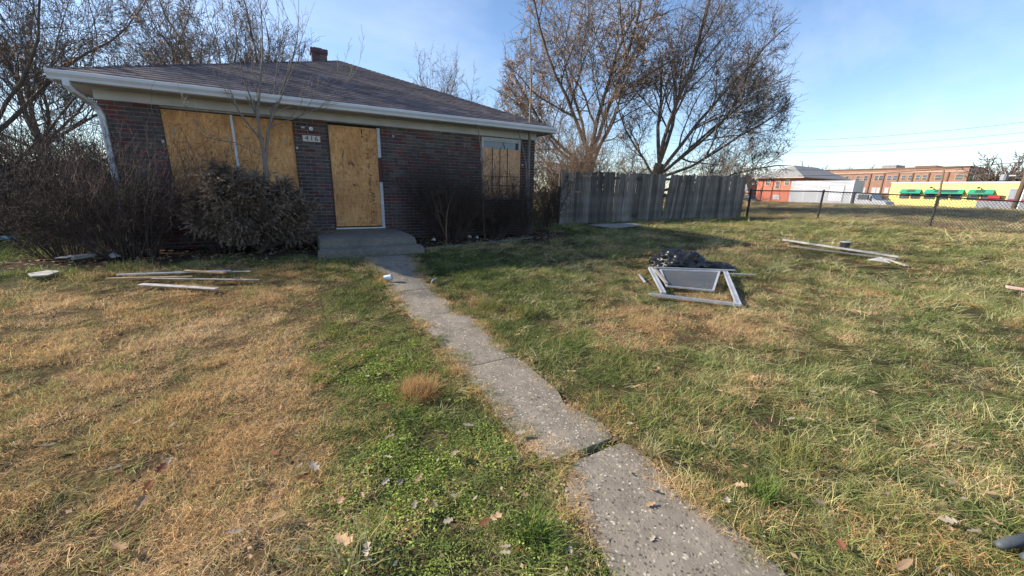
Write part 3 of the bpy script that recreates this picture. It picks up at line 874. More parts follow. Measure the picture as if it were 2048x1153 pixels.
st_.box(-.225, -.205, YS - .0004, YS, 2.66, 2.75); st_.box(-.205, -.16, YS - .0004, YS, 2.735, 2.745)
st_.box(-.13, -.055, YS - .0004, YS, 1.835, 1.85); st_.box(-.085, -.02, YS - .0004, YS, 1.243, 1.255)
for (a, b_, c, d) in ((-.125, -.119, .82, 1.22), (-.030, -.024, .82, 1.22), (-.125, -.024, .815, .822), (-.125, -.024, 1.215, 1.221)): st_.box(a, b_, YS - .0004, YS, c, d)
rowbars(-.075, 1.04, 1.20, .032, 12, 1); rowbars(-.075, .84, 1.0, .025, 9, 1)
o = st_.build('stamp_marks', [MT['ink'], MT['faded_ink']], db); o['kind'] = 'stuff'
for sx_, sz_ in ((-.79, 1.75), (-.01, 1.72), (-.79, .95), (.0, .93), (-.80, 2.74), (-.03, 2.74)):
    MB().box(sx_ - .015, sx_ + .015, .0165, .019, sz_ - .055, sz_ + .03).build('metal_strap', MT['strap'], dr)
# right window
wr = empty('sash_window', (3.06, .05, 1.4), house)
f_ = MB()
f_.box(2.52, 2.575, .012, .10, 1.40, 2.825); f_.box(3.555, 3.61, .012, .10, 1.40, 2.825); f_.box(2.576, 3.554, .012, .10, 2.775, 2.825)
f_.box(2.576, 3.554, .03, .10, 2.74, 2.772); f_.box(2.576, 3.554, .03, .10, 1.40, 1.44)
f_.build('frame', MT['white_paint'], wr)
MB().box(2.577, 3.553, .06, .066, 1.445, 2.738).build('pane', MT['glass'], wr)
ob = osb('strand_board', 2.545, 3.60, 1.405, 2.575, -.004, .009, wr); ob.data.materials[0] = MT['osb_pale']; chips(ob, 2.58, 3.56, 1.45, 2.55, -.0052, 20, 4)
for x_ in (2.80, 3.01, 3.22): MB().box(x_ - .006, x_ + .006, -.018, -.008, 1.46, 2.60).build('grille_bar', MT['black_iron'], wr)
for z_ in (1.92, 1.70): MB().box(2.555, 3.575, -.029, -.019, z_ - .006, z_ + .006).build('grille_bar', MT['black_iron'], wr)
# number plate and wall fittings
np_ = empty('house_number', (-1.16, -.02, 2.43), house)
MB().box(-1.318, -1.008, -.022, -.004, 2.432, 2.548).build('plaque', MT['number_plate'], np_, bevel=.003)
for i_, ch_ in enumerate('416'):
    text('numeral', ch_, .128, -1.245 + i_ * .084, 2.490 , -.0228, 0, MT['ink'], np_, 1.0)
lf = MB(); lf.tube([(-1.155, -.001, 2.675), (-1.155, -.018, 2.675)], [.04, .034], 14)
lf.tube([(-1.155, -.018, 2.675), (-1.155, -.03, 2.672)], [.012, .016], 8)
lf.build('lamp_socket', MT['steel'], house)
MB().box(-1.325, -1.265, -.03, -.003, 2.672, 2.70).build('wall_bracket', MT['white_paint'], house)
for x_, z_ in ((-3.44, 2.27), (-1.43, 2.30), (.42, 2.66), (2.49, 2.30), (3.66, 2.22)):
    k_ = MB().box(x_ - .018, x_ + .018, -.022, -.003, z_ - .022, z_ + .022); k_.tube([(x_, -.02, z_), (x_, -.05, z_ - .005)], .008, 6); k_.build('screw_bracket', MT['white_paint'], house)

# ------------------------------------------------------------------ trees and shrubs
def prisms(S, k):
    """S: (n,8) p0 p1 r0 r1 -> V,F"""
    p0 = S[:, 0:3]; p1 = S[:, 3:6]; r0 = S[:, 6:7]; r1 = S[:, 7:8]
    d = p1 - p0; L = np.linalg.norm(d, axis=1, keepdims=True) + 1e-9; d = d / L
    p1 = p1 + d * r1 * 0.4
    ref = np.tile(np.array([[.31, .52, .79]]), (len(S), 1)); bad = np.abs((d * ref).sum(1)) > .96; ref[bad] = (1, 0, 0)
    a = np.cross(d, ref); a /= np.linalg.norm(a, axis=1, keepdims=True); b = np.cross(d, a)
    t = np.arange(k) * 2 * np.pi / k
    c = np.cos(t)[None, :, None]; s = np.sin(t)[None, :, None]
    ring = a[:, None] * c + b[:, None] * s
    v0 = p0[:, None] + ring * r0[:, None]; v1 = p1[:, None] + ring * r1[:, None]
    V = np.concatenate([v0, v1], 1).reshape(-1, 3)
    j = np.arange(k); jn = (j + 1) % k
    f = np.stack([j, jn, jn + k, j + k], -1)[None] + (np.arange(len(S)) * 2 * k)[:, None, None]
    return V, f.reshape(-1, 4)
def seg_mesh(name, segs, m, parent, thick=.03):
    S = np.array(segs, float)
    L = np.array(wloc(parent)); S[:, 0:3] -= L; S[:, 3:6] -= L
    big_ = S[:, 6] > thick
    Vs = []; Fs = []; o = 0
    for sel, k in ((big_, 8), (~big_ & (S[:, 6] > thick * .3), 4), (~big_ & (S[:, 6] <= thick * .3), 3)):
        if sel.any():
            v, f = prisms(S[sel], k); Vs.append(v); Fs.append(f + o); o += len(v)
    return link(name, nmesh(name, np.concatenate(Vs), np.concatenate(Fs), 4, m, smooth=True), parent)
def rv(): 
    while True:
        v = Vector((rnd.uniform(-1, 1), rnd.uniform(-1, 1), rnd.uniform(-1, 1)))
        if .05 < v.length < 1: return v.normalized()
def branch(segs, tips, p, d, L, r, lev, P, force=None):
    """one limb and what grows on it"""
    n = P['n'][lev]; rt = max(r * P['taper'][lev], P['rmin'])
    pts = [Vector(p)]; d = Vector(d).normalized(); rs = [r]
    for i in range(n):
        if force: pts.append(Vector(force[i + 1])); d = (pts[-1] - pts[-2]).normalized()
        else:
            d = (d + rv() * P['wob'][lev] + Vector((0, 0, P['trop'][lev]))).normalized()
            pts.append(pts[-1] + d * (L / n))
            if 'env' in P:
                e = pts[-1] - P['env'][0]; ex_ = Vector((e.dot(SR) / P['env'][1][0], e.dot(SF) / P['env'][1][1], e.z / P['env'][1][2]))
                if ex_.length > rnd.uniform(.86, 1.04): break
    n = len(pts) - 1
    rs = [r + (rt - r) * i / n for i in range(n + 1)]
    for i in range(n): segs.append((*pts[i], *pts[i + 1], rs[i], rs[i + 1]))
    if lev + 1 >= P['levels']:
        tips.append((pts[-1], d)); return
    k = P['kids'][lev]
    for c in range(k):
        t = P['t0'][lev] + (1 - P['t0'][lev]) * (c + rnd.random()) / k
        i = min(int(t * n), n - 1); f = t * n - i
        q = pts[i].lerp(pts[i + 1], f)
        if 'env' in P:
            e = q - P['env'][0]
            if Vector((e.dot(SR) / P['env'][1][0], e.dot(SF) / P['env'][1][1], e.z / P['env'][1][2])).length > (1 if lev < 1 else rnd.uniform(.86, 1.03)): continue
        dd = (pts[i + 1] - pts[i]).normalized()
        perp = dd.cross(rv()).normalized()
        a = R(rnd.uniform(*P['ang'][lev]))
        nd = dd * math.cos(a) + perp * math.sin(a)
        LL = L * P['len'][lev] * rnd.uniform(.6, 1.15) * (1 - .45 * t)
        rr_ = max((rs[i] + (rs[i + 1] - rs[i]) * f) * P['rr'][lev] * rnd.uniform(.7, 1.05), P['rmin'])
        branch(segs, tips, q, nd, LL, rr_, lev + 1, P)
    # the limb itself ends in a fork
    if 'env' in P and n < P['n'][lev]: return
    branch(segs, tips, pts[-1], (d + rv() * .35), L * P['len'][lev] * .8, rt, lev + 1, P)
def leaves_mesh(pts, size, m, name, parent, n_each=1, spread=.1):
    vs = []; L = wloc(parent)
    for p in pts:
        for i in range(n_each):
            c = Vector(p) + rv() * spread * rnd.random() - L; a = rv(); b_ = a.cross(rv()).normalized(); s = size * rnd.uniform(.6, 1.3)
            vs += [c - a * s, c + b_ * s * .55, c + a * s, c - b_ * s * .55]
    V_ = np.array([tuple(v) for v in vs])
    return link(name, nmesh(name, V_, np.arange(len(V_)).reshape(-1, 4), 4, m), parent)
PT = dict(levels=5, n=[7, 6, 5, 4, 3], taper=[.40, .35, .35, .4, .5], wob=[.17, .20, .22, .26, .30], trop=[.05, .06, .05, .04, .03],
          kids=[7, 7, 6, 5, 0], t0=[.25, .2, .15, .15, 0], ang=[(28, 60), (28, 58), (25, 60), (25, 60), (0, 0)],
          len=[.62, .55, .50, .45, .4], rr=[.62, .58, .55, .55, .5], rmin=.006)
def tree(name, base, trunkpts, r, limbs, P, label, group=None, bark='bark_big', twig='twig_big', leafn=0, leafsel=None, thick=.03, leafsize=.05):
    t = empty(name, base); tag(t, label, 'tree', group)
    tr = MB(); n = len(trunkpts)
    rs = [r * (1.35 if i == 0 else 1 - .35 * i / (n - 1)) for i in range(n)]
    tr.tube(trunkpts, rs, 12); tr.build('trunk', MT[bark], t, smooth=True)
    segs = []; tips = []
    for (p, d, L, rr_) in limbs: branch(segs, tips, p, d, L, rr_, 0, P)
    cr = seg_mesh('crown', segs, MT[twig], t, thick)
    if leafn:
        c = [p for p, d in tips if leafsel is None or leafsel(p)]
        rnd.shuffle(c); leaves_mesh(c[:leafn], leafsize, MT['leaf_hang'], 'clinging_leaves', t, 3, .12)
    return t
def dup(root, loc, rz, sc, label, group=None):
    r_ = root.copy(); COL.objects.link(r_); r_.location = loc; r_.rotation_euler = (0, 0, rz); r_.scale = (sc, sc, sc); r_['label'] = label
    for ch in root.children:
        c_ = ch.copy(); COL.objects.link(c_); c_.parent = r_
    return r_
def polar(az, el): return Vector((math.sin(R(az)) * math.cos(R(el)), math.cos(R(az)) * math.cos(R(el)), math.sin(R(el))))

# two big trees beyond the plank fence  (view direction there is roughly azimuth 41..52 in this frame)
b = Vector((14.6, 10.6, .5))
# right-hand direction seen from the camera at this spot
SR = Vector((math.cos(R(42)), -math.sin(R(42)), 0)); SF = Vector((math.sin(R(42)), math.cos(R(42)), 0))
def fan(l, f, z): return (SR * l + SF * f + Vector((0, 0, z))).normalized()
tp = [b, b + Vector((0, 0, 1.2)), b + Vector((.05, 0, 2.3)), b + SR * .1 + Vector((0, 0, 3.2))]
PB = dict(PT, n=[7, 6, 5, 3, 2], kids=[8, 7, 7, 5, 0], t0=[.2, .15, .12, .12, 0], len=[.76, .66, .60, .55, .4], rr=[.62, .60, .58, .6, .5], rmin=.0075, ang=[(25, 55), (28, 62), (28, 66), (25, 70), (0, 0)])
limbs = [(tp[2], fan(-.80, .1, .80), 7.4, .115), (tp[3], fan(-.40, -.3, 1), 8.6, .125), (tp[3], fan(-.05, .3, 1), 9.2, .14), (tp[3], fan(.28, -.25, 1), 8.8, .13), (tp[2], fan(.55, .3, .9), 7.2, .11), (tp[2], fan(-.95, -.3, .50), 5.6, .09), (tp[3], fan(-.6, .5, 1), 8.0, .11), (tp[2], fan(-1, .3, .30), 5.4, .085), (tp[1], fan(-1, -.4, .22), 5.0, .07), (tp[3], fan(.95, -.1, .75), 5.5, .09)]
PB['env'] = (b + SR * -.4 + Vector((0, 0, 5.2)), (5.6, 5.2, 9.0))
tree('bare_tree', b, tp, .42, limbs, PB, 'large bare tree behind plank fence with brown leaves clinging near top', leafn=1500, leafsel=lambda p: p.z > 6.0, leafsize=.07)
b = Vector((18.1, 8.5, .55))
PB = dict(PB, env=(b + SR * 2.4 + Vector((0, 0, 4.2)), (4.8, 4.8, 8.6)))
tp = [b, b + Vector((0, 0, 1.0)), b + SR * .1 + Vector((0, 0, 1.9)), b + SR * .25 + Vector((0, 0, 2.8))]
limbs = [(tp[3], fan(-.25, .2, 1), 8.4, .12), (tp[3], fan(.12, -.3, 1), 9.0, .13), (tp[3], fan(.42, .2, 1), 9.0, .125), (tp[2], fan(.75, -.2, .9), 8.6, .115), (tp[2], fan(1, .3, .60), 8.0, .105), (tp[2], fan(1, -.3, .42), 7.4, .095), (tp[2], fan(-.6, .2, .8), 5.0, .085), (tp[1], fan(1, 0, .26), 6.6, .08), (tp[2], fan(1, .1, .75), 8.2, .10), (tp[1], fan(.9, .5, .12), 6.0, .07), (tp[1], fan(-.9, -.3, .4), 4.0, .07)]
tree('bare_tree', b, tp, .40, limbs, PB, 'large bare spreading tree leaning right behind end of plank fence')
# brush along the plank fence
def shrub(name, base, n, h, spread, lean, twigs, label, m, group=None, r=.006, kids=5, cat='shrub', len_=.45, ang=(18, 72), rmin=.0022, wob=.20, part='stems', lev=3, tropz=.03, lo=.55):
    t = empty(name, base); tag(t, label, cat, group)
    segs = []; tips = []
    P = dict(levels=lev, n=[5, 4, 3, 3], taper=[.4] * 4, wob=[wob, wob * 1.5, wob * 1.8, .3], trop=[tropz, tropz * .6, 0, 0], kids=[kids, twigs, twigs, 0], t0=[.25, .2, .2, 0], ang=[ang] * 4, len=[len_, .5, .5, .4], rr=[.6, .6, .6, .6], rmin=rmin)
    for i in range(n):
        a = rnd.uniform(0, 2 * math.pi); q = math.sqrt(rnd.random())
        p = Vector(base) + Vector((math.cos(a) * spread[0] * q * .35, math.sin(a) * spread[1] * q * .35, -.02))
        d = Vector((math.cos(a) * spread[0] * q / h, math.sin(a) * spread[1] * q / h, 1)) + Vector(lean)
        L = h * rnd.uniform(lo, 1.05) * d.length / max(1, d.length * .75)
        branch(segs, tips, p, d, L, r * rnd.uniform(.6, 1.3), 0, P)
    seg_mesh(part, segs, MT[m], t, .012)
    return t
def gp(x, y): return (x, y, G(x, y))

# trees farther off
PF = dict(PT, levels=4, n=[5, 5, 4, 3], kids=[7, 7, 6, 0], rmin=.012, len=[.6, .55, .5, .4])
def simple_tree(base, h, wd, label, nl=7, P=PF, twig='twig_far', group=None, trunk=.3, r=.2, name='bare_tree', leafn=0, rot=0):
    base = Vector(base); t1 = h * trunk
    tp = [base, base + Vector((0, 0, t1 * .5)), base + Vector((.03 * h, 0, t1))]
    limbs = [(tp[2], Vector((0, 0, 1)) + rv() * .1, (h - t1) * .62, r * .7)]
    for i in range(nl):
        a = 2 * math.pi * (i + rnd.random() * .6) / nl; o = wd / h * rnd.uniform(.6, 1.15)
        limbs.append((tp[1].lerp(tp[2], rnd.uniform(.5, 1)), Vector((math.cos(a) * o, math.sin(a) * o, rnd.uniform(.6, 1))), (h - t1) * .60, r * .5))
    return tree(name, base, tp, r, limbs, P, label, group, twig=twig, bark='bark_big', leafn=leafn)
PM = dict(PT, n=[6, 6, 5, 3, 2], kids=[6, 6, 6, 4, 0], len=[.75, .64, .60, .55, .4], rr=[.60, .58, .55, .6, .5], rmin=.0055, trop=[.05, .09, .08, .05, .05])
protoA = simple_tree(gp(-4.6, 13.2), 9.4, 7, 'tall bare tree rising behind the left half of the roof', nl=7, P=PM, twig='twig_big', r=.16)
dup(protoA, gp(-2.2, 15.0), 2.1, 1.02, 'slender bare tree behind the roof just left of the chimney')
dup(protoA, gp(10.4, 26), 4.2, 1.22, 'round headed bare tree showing over the right roof slope')
# big tree at the left edge
PLF = dict(PT, n=[7, 6, 5, 3, 2], kids=[7, 7, 6, 5, 0], t0=[.2, .15, .12, .1, 0], len=[.78, .70, .62, .60, .4], rr=[.60, .58, .55, .6, .5], rmin=.0045, ang=[(25, 60), (28, 66), (28, 70), (25, 70), (0, 0)])
b = Vector(gp(-8.6, 7.2))
tp = [b, b + Vector((.05, 0, 1.2)), b + Vector((.15, 0, 2.2)), b + Vector((.2, 0, 3.0))]
limbs = [(tp[2], (-.8, -.2, .9), 5.32, .061), (tp[3], (-.3, .3, 1), 5.70, .065), (tp[3], (.3, -.2, 1), 5.32, .061), (tp[2], (.75, .3, .9), 4.75, .057), (tp[2], (.5, -.6, .8), 4.56, .048), (tp[2], (-.5, -.8, .75), 4.94, .048), (tp[1], (.8, -.1, .5), 3.42, .040), (tp[1], (-.9, -.1, .4), 3.80, .040)]
tree('bare_tree', b, tp, .17, limbs, PLF, 'dense dark bare tree beside the left end of the house', leafn=420, leafsel=lambda p: p.z > 4.2, leafsize=.045)
for (x_, y_, rz_, k_, lab) in ((-13.5, 9.5, 1.0, .98, 'broad bare tree at far left edge behind the brush'), (-17.5, 17, 2.6, 1.05, 'grey bare tree far back at the left picture edge'), (-13.0, 22, 5.2, 1.1, 'grey bare tree far back left of the dense left tree'), (-8.2, 25, 3.3, 1.0, 'grey bare tree far back seen past the downspout'), (-22, 14, .4, 1.0, 'bare tree far off at extreme left')):
    dup(protoA, gp(x_, y_), rz_, k_, lab)

# ------------------------------------------------------------------ shrubs by the house
shrub('bare_shrub', gp(-3.95, -.85), 150, 1.55, (1.0, .75), (-.06, -.05, 0), 5, 'wide dark leafless shrub under the left window by the downspout', 'twig_dark', r=.007, kids=6, lo=.45)
shrub('bare_shrub', gp(-4.75, -.55), 80, 1.25, (.75, .6), (-.15, 0, 0), 5, 'dark leafless shrub spreading past the left house corner', 'twig_dark', r=.006, kids=6, lo=.45)
shrub('bare_shrub', gp(1.5, -.60), 170, 1.5, (.85, .48), (0, 0, 0), 5, 'dark leafless shrub against the brick between door and right window', 'twig_dark', r=.006, kids=6, lo=.4)
shrub('bare_shrub', gp(2.65, -.48), 110, 1.1, (.7, .42), (0, 0, 0), 5, 'low dark twiggy shrub beneath the right window', 'twig_dark', r=.005, kids=5, lo=.4)
shrub('bare_shrub', gp(3.4, -.50), 70, 1.25, (.6, .35), (0, 0, 0), 4, 'thin twiggy shrub in front of the grilled window corner', 'twig_dark', r=.004, kids=5, lo=.5)
shrub('bare_shrub', gp(5.2, 1.2), 70, 1.5, (.75, .6), (0, 0, 0), 5, 'sunlit twiggy shrub in the gap between house and plank fence', 'twig_dark', r=.006, kids=6, lo=.5)
# brush at the left, beyond the house corner
for i, (x_, y_, h_, w_2, lab) in enumerate(((-7.4, 3.2, 1.5, 1.3, 'low brown brush just beyond the left house corner'), (-9.2, 5.0, 1.9, 1.7, 'brown brush below the dense left tree'), (-11.4, 7.5, 2.2, 2.0, 'tall brush thicket at the far left edge'), (-7.6, 9.5, 2.2, 1.8, 'grey brown brush seen past the downspout'), (-12.6, 12.5, 2.6, 2.4, 'tangled brush far back at left edge of the yard'), (-9.6, 13.0, 3.0, 2.2, 'tangled brush far back beside the left tree'), (-14.5, 16.5, 3.2, 2.6, 'high tangled brush far back left of the brush thicket'), (-12.0, 19.5, 3.4, 2.8, 'high grey brush furthest back beyond the dense left tree'), (-8.6, 18.5, 3.2, 2.6, 'high grey brush far back just left of the house'), (-17.5, 13.0, 3.0, 2.6, 'broad brush at the extreme left edge'))):
    if i in (0, 4): pb_ = (shrub('brush', gp(x_, y_), 95, h_, (w_2, w_2), (0, 0, 0), 5, lab, 'twig_dark' if i < 4 else 'twig_big', r=.008, kids=6, lo=.4, rmin=.004), h_)
    else: dup(pb_[0], gp(x_, y_), i * 1.9, h_ / pb_[1], lab)
for i, (x_, y_, h_, lab) in enumerate(((7.2, 3.2, 2.6, 'tan brush rising behind left end of plank fence'), (9.0, 5.0, 3.4, 'tall tan brush behind the fence below the first big tree'), (11.2, 6.2, 3.6, 'dense tan undergrowth round the trunk of first big tree'), (14.2, 7.0, 2.6, 'thin undergrowth between the two big trees'), (17.5, 8.0, 2.6, 'thin undergrowth below the right leaning tree'), (6.3, 6.0, 3.0, 'brown brush in the gap right of the house'), (8.4, 9.5, 4.0, 'tall brush beyond the gap right of the house'))):
    if i < 2: pb_ = (shrub('brush', gp(x_, y_), 55, h_, (1.1, 1.0), (0, 0, 0), 5, lab, 'twig_tan', r=.011, kids=6, lo=.5, rmin=.005), h_)
    else: dup(pb_[0], gp(x_, y_), i * 1.7, h_ / pb_[1], lab)
# pale young trees over the right end of the fence
for i, (x_, y_, h_, ln) in enumerate(((15.6, 3.2, 3.9, (.05, 0, 0)), (16.2, 3.0, 4.4, (.12, 0, 0)), (16.7, 3.1, 3.6, (.22, 0, 0)), (17.0, 2.6, 3.2, (.30, 0, 0)))):
    shrub('sapling', gp(x_, y_), 2, h_, (.2, .2), ln, 3, ['pale upright sapling left of its group over right fence end', 'tallest pale sapling over right fence end', 'pale slanting sapling over right fence end', 'pale strongly slanting sapling at the very fence end'][i], 'bark_pale', 'saplings over the fence end', r=.022, kids=3, cat='sapling', len_=.25, lo=.9, rmin=.005, wob=.04)

# the sapling before the big window, limb by limb
def limb_set(name, base, chains, label, m, P, part='crown', trunk_m=None, cat='tree'):
    t = empty(name, base); tag(t, label, cat)
    tr = MB(); tr.tube(chains[0][0], chains[0][1], 8); tr.build('trunk', MT[trunk_m or m], t, smooth=True)
    segs = []; tips = []
    for pts, rs, kids in chains[1:]:
        n = len(pts) - 1
        P2 = dict(P, n=[n] + P['n'][1:], kids=[kids] + P['kids'][1:])
        P2['taper'] = [rs[-1] / rs[0]] + P['taper'][1:]
        branch(segs, tips, pts[0], (0, 0, 1), sum((Vector(pts[i + 1]) - Vector(pts[i])).length for i in range(n)), rs[0], 0, P2, force=pts)
    seg_mesh(part, segs, MT[m], t, .012)
    return t
def XV(lst, y0, y1=None):
    n = len(lst); y1 = y0 if y1 is None else y1
    return [(x, y0 + (y1 - y0) * i / max(1, n - 1), z) for i, (x, z) in enumerate(lst)]
PS = dict(levels=3, n=[5, 5, 3], taper=[.3, .3, .5], wob=[.05, .09, .16], trop=[.03, .16, .10], kids=[7, 4, 0], t0=[.2, .3, 0], ang=[(22, 50), (20, 50), (0, 0)], len=[.42, .4, .4], rr=[.55, .6, .5], rmin=.0028)
limb_set('sapling', gp(-2.02, -.6), [
    (XV([(-2.04, .40), (-2.01, .95), (-2.0, 1.45), (-1.97, 1.85), (-1.97, 2.06)], -.6), [.060, .050, .046, .042, .036]),
    (XV([(-1.97, 2.05), (-1.99, 2.47), (-1.99, 2.75), (-1.94, 2.99), (-1.81, 3.64), (-1.76, 4.09), (-1.74, 4.5)], -.6, -.75), [.030, .006], 8),
    (XV([(-1.955, 2.03), (-1.86, 2.53), (-1.75, 2.82), (-1.66, 3.05), (-1.42, 3.57), (-1.26, 4.05), (-1.19, 4.45)], -.6, -.45), [.028, .005], 8),
    (XV([(-2.0, 2.37), (-2.25, 2.77), (-2.31, 3.03), (-2.40, 3.44), (-2.56, 3.95)], -.6, -.8), [.018, .004], 7),
    (XV([(-1.84, 2.58), (-1.42, 2.76), (-1.0, 2.98), (-.36, 3.63)], -.57, -.7), [.013, .003], 6),
    (XV([(-1.70, 2.86), (-1.35, 3.02), (-.97, 3.28), (-.53, 3.8)], -.53, -.4), [.012, .003], 6),
    (XV([(-2.02, 2.1), (-2.35, 2.27), (-2.75, 2.31), (-2.9, 2.65)], -.6, -.9), [.010, .003], 5),
    (XV([(-1.99, 2.75), (-2.1, 3.2), (-2.14, 3.7), (-2.1, 4.3)], -.62, -.9), [.014, .003], 6),
    (XV([(-1.75, 2.85), (-1.68, 3.3), (-1.55, 3.9), (-1.5, 4.5)], -.52, -.2), [.014, .003], 6)],
    'bare young tree with upright branches before the boarded left window', 'bark_pale', PS)
limb_set('sapling', gp(3.69, -.25), [(XV([(3.69, .40), (3.69, 1.2), (3.70, 2.0), (3.70, 2.58)], -.25), [.052, .046, .041, .036]),
    (XV([(3.70, 2.55), (3.705, 3.2), (3.71, 3.96), (3.66, 4.8), (3.62, 5.6)], -.25), [.035, .006], 3), (XV([(3.70, 3.80), (3.73, 4.2), (3.82, 5.1)], -.25), [.014, .004], 2)],
    'tall straight pole sapling at the right front house corner', 'bark_pale', dict(PS, len=[.18, .4, .4]))
limb_set('sapling', gp(2.36, -.5), [(XV([(2.37, .42), (2.34, .95), (2.27, 2.47)], -.5), [.024, .022, .016]), (XV([(2.27, 2.45), (2.2, 2.9), (2.1, 3.38)], -.5), [.016, .006], 1)],
    'thin broken off sapling stem left of the right window', 'bark_pale', dict(PS, len=[.1, .4, .4]))
limb_set('sapling', gp(3.66, -.4), [(XV([(3.66, .42), (3.60, 1.4), (3.53, 2.29)], -.4), [.020, .018, .015]), (XV([(3.53, 2.27), (3.38, 2.76), (3.21, 3.1), (3.08, 4.01)], -.4), [.015, .003], 3)],
    'thin leaning sapling crossing the right edge of the grilled window', 'bark_pale', dict(PS, len=[.12, .4, .4]))
limb_set('sapling', gp(1.22, -1.0), [(XV([(1.22, .42), (1.22, .8), (1.25, 1.1)], -1.0), [.018, .016, .013]), (XV([(1.25, 1.08), (1.30, 1.3), (1.41, 1.5)], -1.0), [.012, .004], 4), (XV([(1.23, .9), (1.12, 1.15), (1.08, 1.35)], -1.0), [.009, .003], 3), (XV([(1.22, .55), (1.1, .9), (1.0, 1.25)], -1.0), [.008, .003], 3)],
    'small forked sapling stump in the bed right of the stoop', 'twig_tan', PS)

# juniper mass with drooping grey sprays
def juniper(base, label):
    t = empty('juniper_shrub', base); tag(t, label, 'shrub')
    b0 = Vector(base); vs = []; mi = []; segs = []
    for k in range(84):
        a = rnd.uniform(0, 2 * math.pi); hi = rnd.random() ** .7
        tgt = b0 + Vector((math.cos(a) * rnd.uniform(.5, 1.15) * (1.1 - .45 * hi), math.sin(a) * rnd.uniform(.3, .62) * (1.0 - .4 * hi), .22 + 1.12 * hi + rnd.uniform(-.1, .14)))
        mid = b0.lerp(tgt, .5) + Vector((0, 0, .16)) + rv() * .08
        pts = []
        for i in range(9):
            u = i / 8; pts.append(b0 * (1 - u) ** 2 + mid * 2 * u * (1 - u) + tgt * u * u + rv() * .015)
        for i in range(8): segs.append((*pts[i], *pts[i + 1], .014 * (1 - i / 9), .014 * (1 - (i + 1) / 9)))
        grey = .55 + .45 * rnd.random()
        for q in range(rnd.randint(75, 190)):
            u = .30 + .72 * rnd.random() ** .7; i = min(int(u * 8), 7); p = pts[i].lerp(pts[i + 1], min(u * 8 - i, 1.15))
            d = ((pts[i + 1] - pts[i]).normalized() * .7 + rv() * .9 + Vector((0, 0, -.1))).normalized(); Ls = rnd.uniform(.07, .24); wk = rnd.uniform(.6, 1.3)
            for s_ in range(5):
                d = (d + Vector((0, 0, -.16)) + rv() * .2).normalized(); q2 = p + d * Ls / 5; side = d.cross(rv()).normalized(); wd = .0062 * wk * (1.2 - s_ * .17)
                for e in (-1, 1):
                    vs += [p + side * e * .001, p + side * e * wd + d * .008, q2 + side * e * .020 * wk + d * .02, q2]; mi.append(0 if rnd.random() < grey else 1)
                p = q2
    V_ = np.array([tuple(v) for v in vs]) - np.array(base)
    link('foliage', nmesh('foliage', V_, np.arange(len(V_)).reshape(-1, 4), 4, [MT['juniper'], MT['juniper_green']], mi), t)
    seg_mesh('stems', segs, MT['twig_dark'], t, .012)
MT['juniper_green'] = mat_leafy('juniper_green', [(0.085, 0.070, 0.048), (0.21, 0.165, 0.115)], 0.2)
juniper(gp(-2.2, -.88), 'bushy grey brown juniper below the boarded left window')
shrub('bare_shrub', gp(-2.75, -.80), 40, 1.45, (.55, .4), (0, 0, 0), 5, 'leafless twiggy shrub between the left shrub and the juniper', 'twig_dark', r=.005, kids=5, lo=.5)

# ------------------------------------------------------------------ plank fence
fA, fB = Vector((6.46, 2.12, 0)), Vector((16.0, 1.42, 0))
fd = (fB - fA); fl = fd.length; fd.normalize(); fn = Vector((fd.y, -fd.x, 0))
pf = empty('plank_fence', (fA.x, fA.y, G(fA.x, fA.y))); tag(pf, 'grey weathered plank fence with leaning boards and a gate', 'fence')
def plank_mesh(k):
    wd, h, t_ = .138, 1.80, .019
    m_ = MB()
    zs_ = [0, .5, 1.2, 1.70, 1.8]; r3 = random.Random(k)
    vs = []; fs = []
    for z_ in zs_:
        wv = r3.uniform(-.003, .003); hw = wd / 2 * (1 if z_ < 1.79 else .97)
        zz = z_ + (r3.uniform(-.01, .01) if z_ > 1.79 else 0)
        vs += [(-hw + wv, -t_ / 2, zz), (hw + wv, -t_ / 2, zz + (r3.uniform(-.015, .015) if z_ > 1.79 else 0)), (hw + wv, t_ / 2, zz), (-hw + wv, t_ / 2, zz)]
    for i in range(4):
        a = i * 4
        for j in range(4): fs.append((a + j, a + (j + 1) % 4, a + 4 + (j + 1) % 4, a + 4 + j))
    fs += [(3, 2, 1, 0), (16, 17, 18, 19)]
    me = bpy.data.meshes.new('plank'); me.from_pydata(vs, [], fs); me.materials.append(MT['wood_grey']); me.update()
    return me
pms = [plank_mesh(k) for k in range(6)]
s = 0.07; i = 0; gate0, gate1 = 2.30, 4.72
ang0 = math.atan2(fd.y, fd.x)
while s < fl - .05:
    p = fA + fd * s
    lean = 0.02 * math.sin(s * 1.3)
    if gate0 < s < gate1: lean = 0.035
    if gate1 <= s < 7.0: lean = 0.16 * max(0, 1 - (s - gate1) / 2.6) + .01
    zb = G(p.x, p.y) - .02
    tilt = rnd.uniform(-.012, .012)
    o = link('plank', rnd.choice(pms), pf, (p.x + fn.x * rnd.uniform(-.004, .006), p.y + fn.y * rnd.uniform(-.004, .006), zb))
    o.rotation_euler = (rnd.uniform(-.012, .012), lean + tilt, ang0)
    hgt = 1.0 + rnd.uniform(-.007, .007)
    o.scale = (rnd.uniform(.95, 1.03), 1, hgt)
    step = .1335 + rnd.choice((0, 0, 0, .002, .005))
    if abs(s - 2.25) < .08 or abs(s - 4.72) < .07: step += .03
    s += step; i += 1
for k in range(7):
    s_ = .02 + k * (fl - .06) / 6; p = fA + fd * s_ - fn * .09
    MB().box(p.x - .045, p.x + .045, p.y - .045, p.y + .045, G(p.x, p.y) - .1, G(p.x, p.y) + 1.84).build('post', MT['rail'], pf)
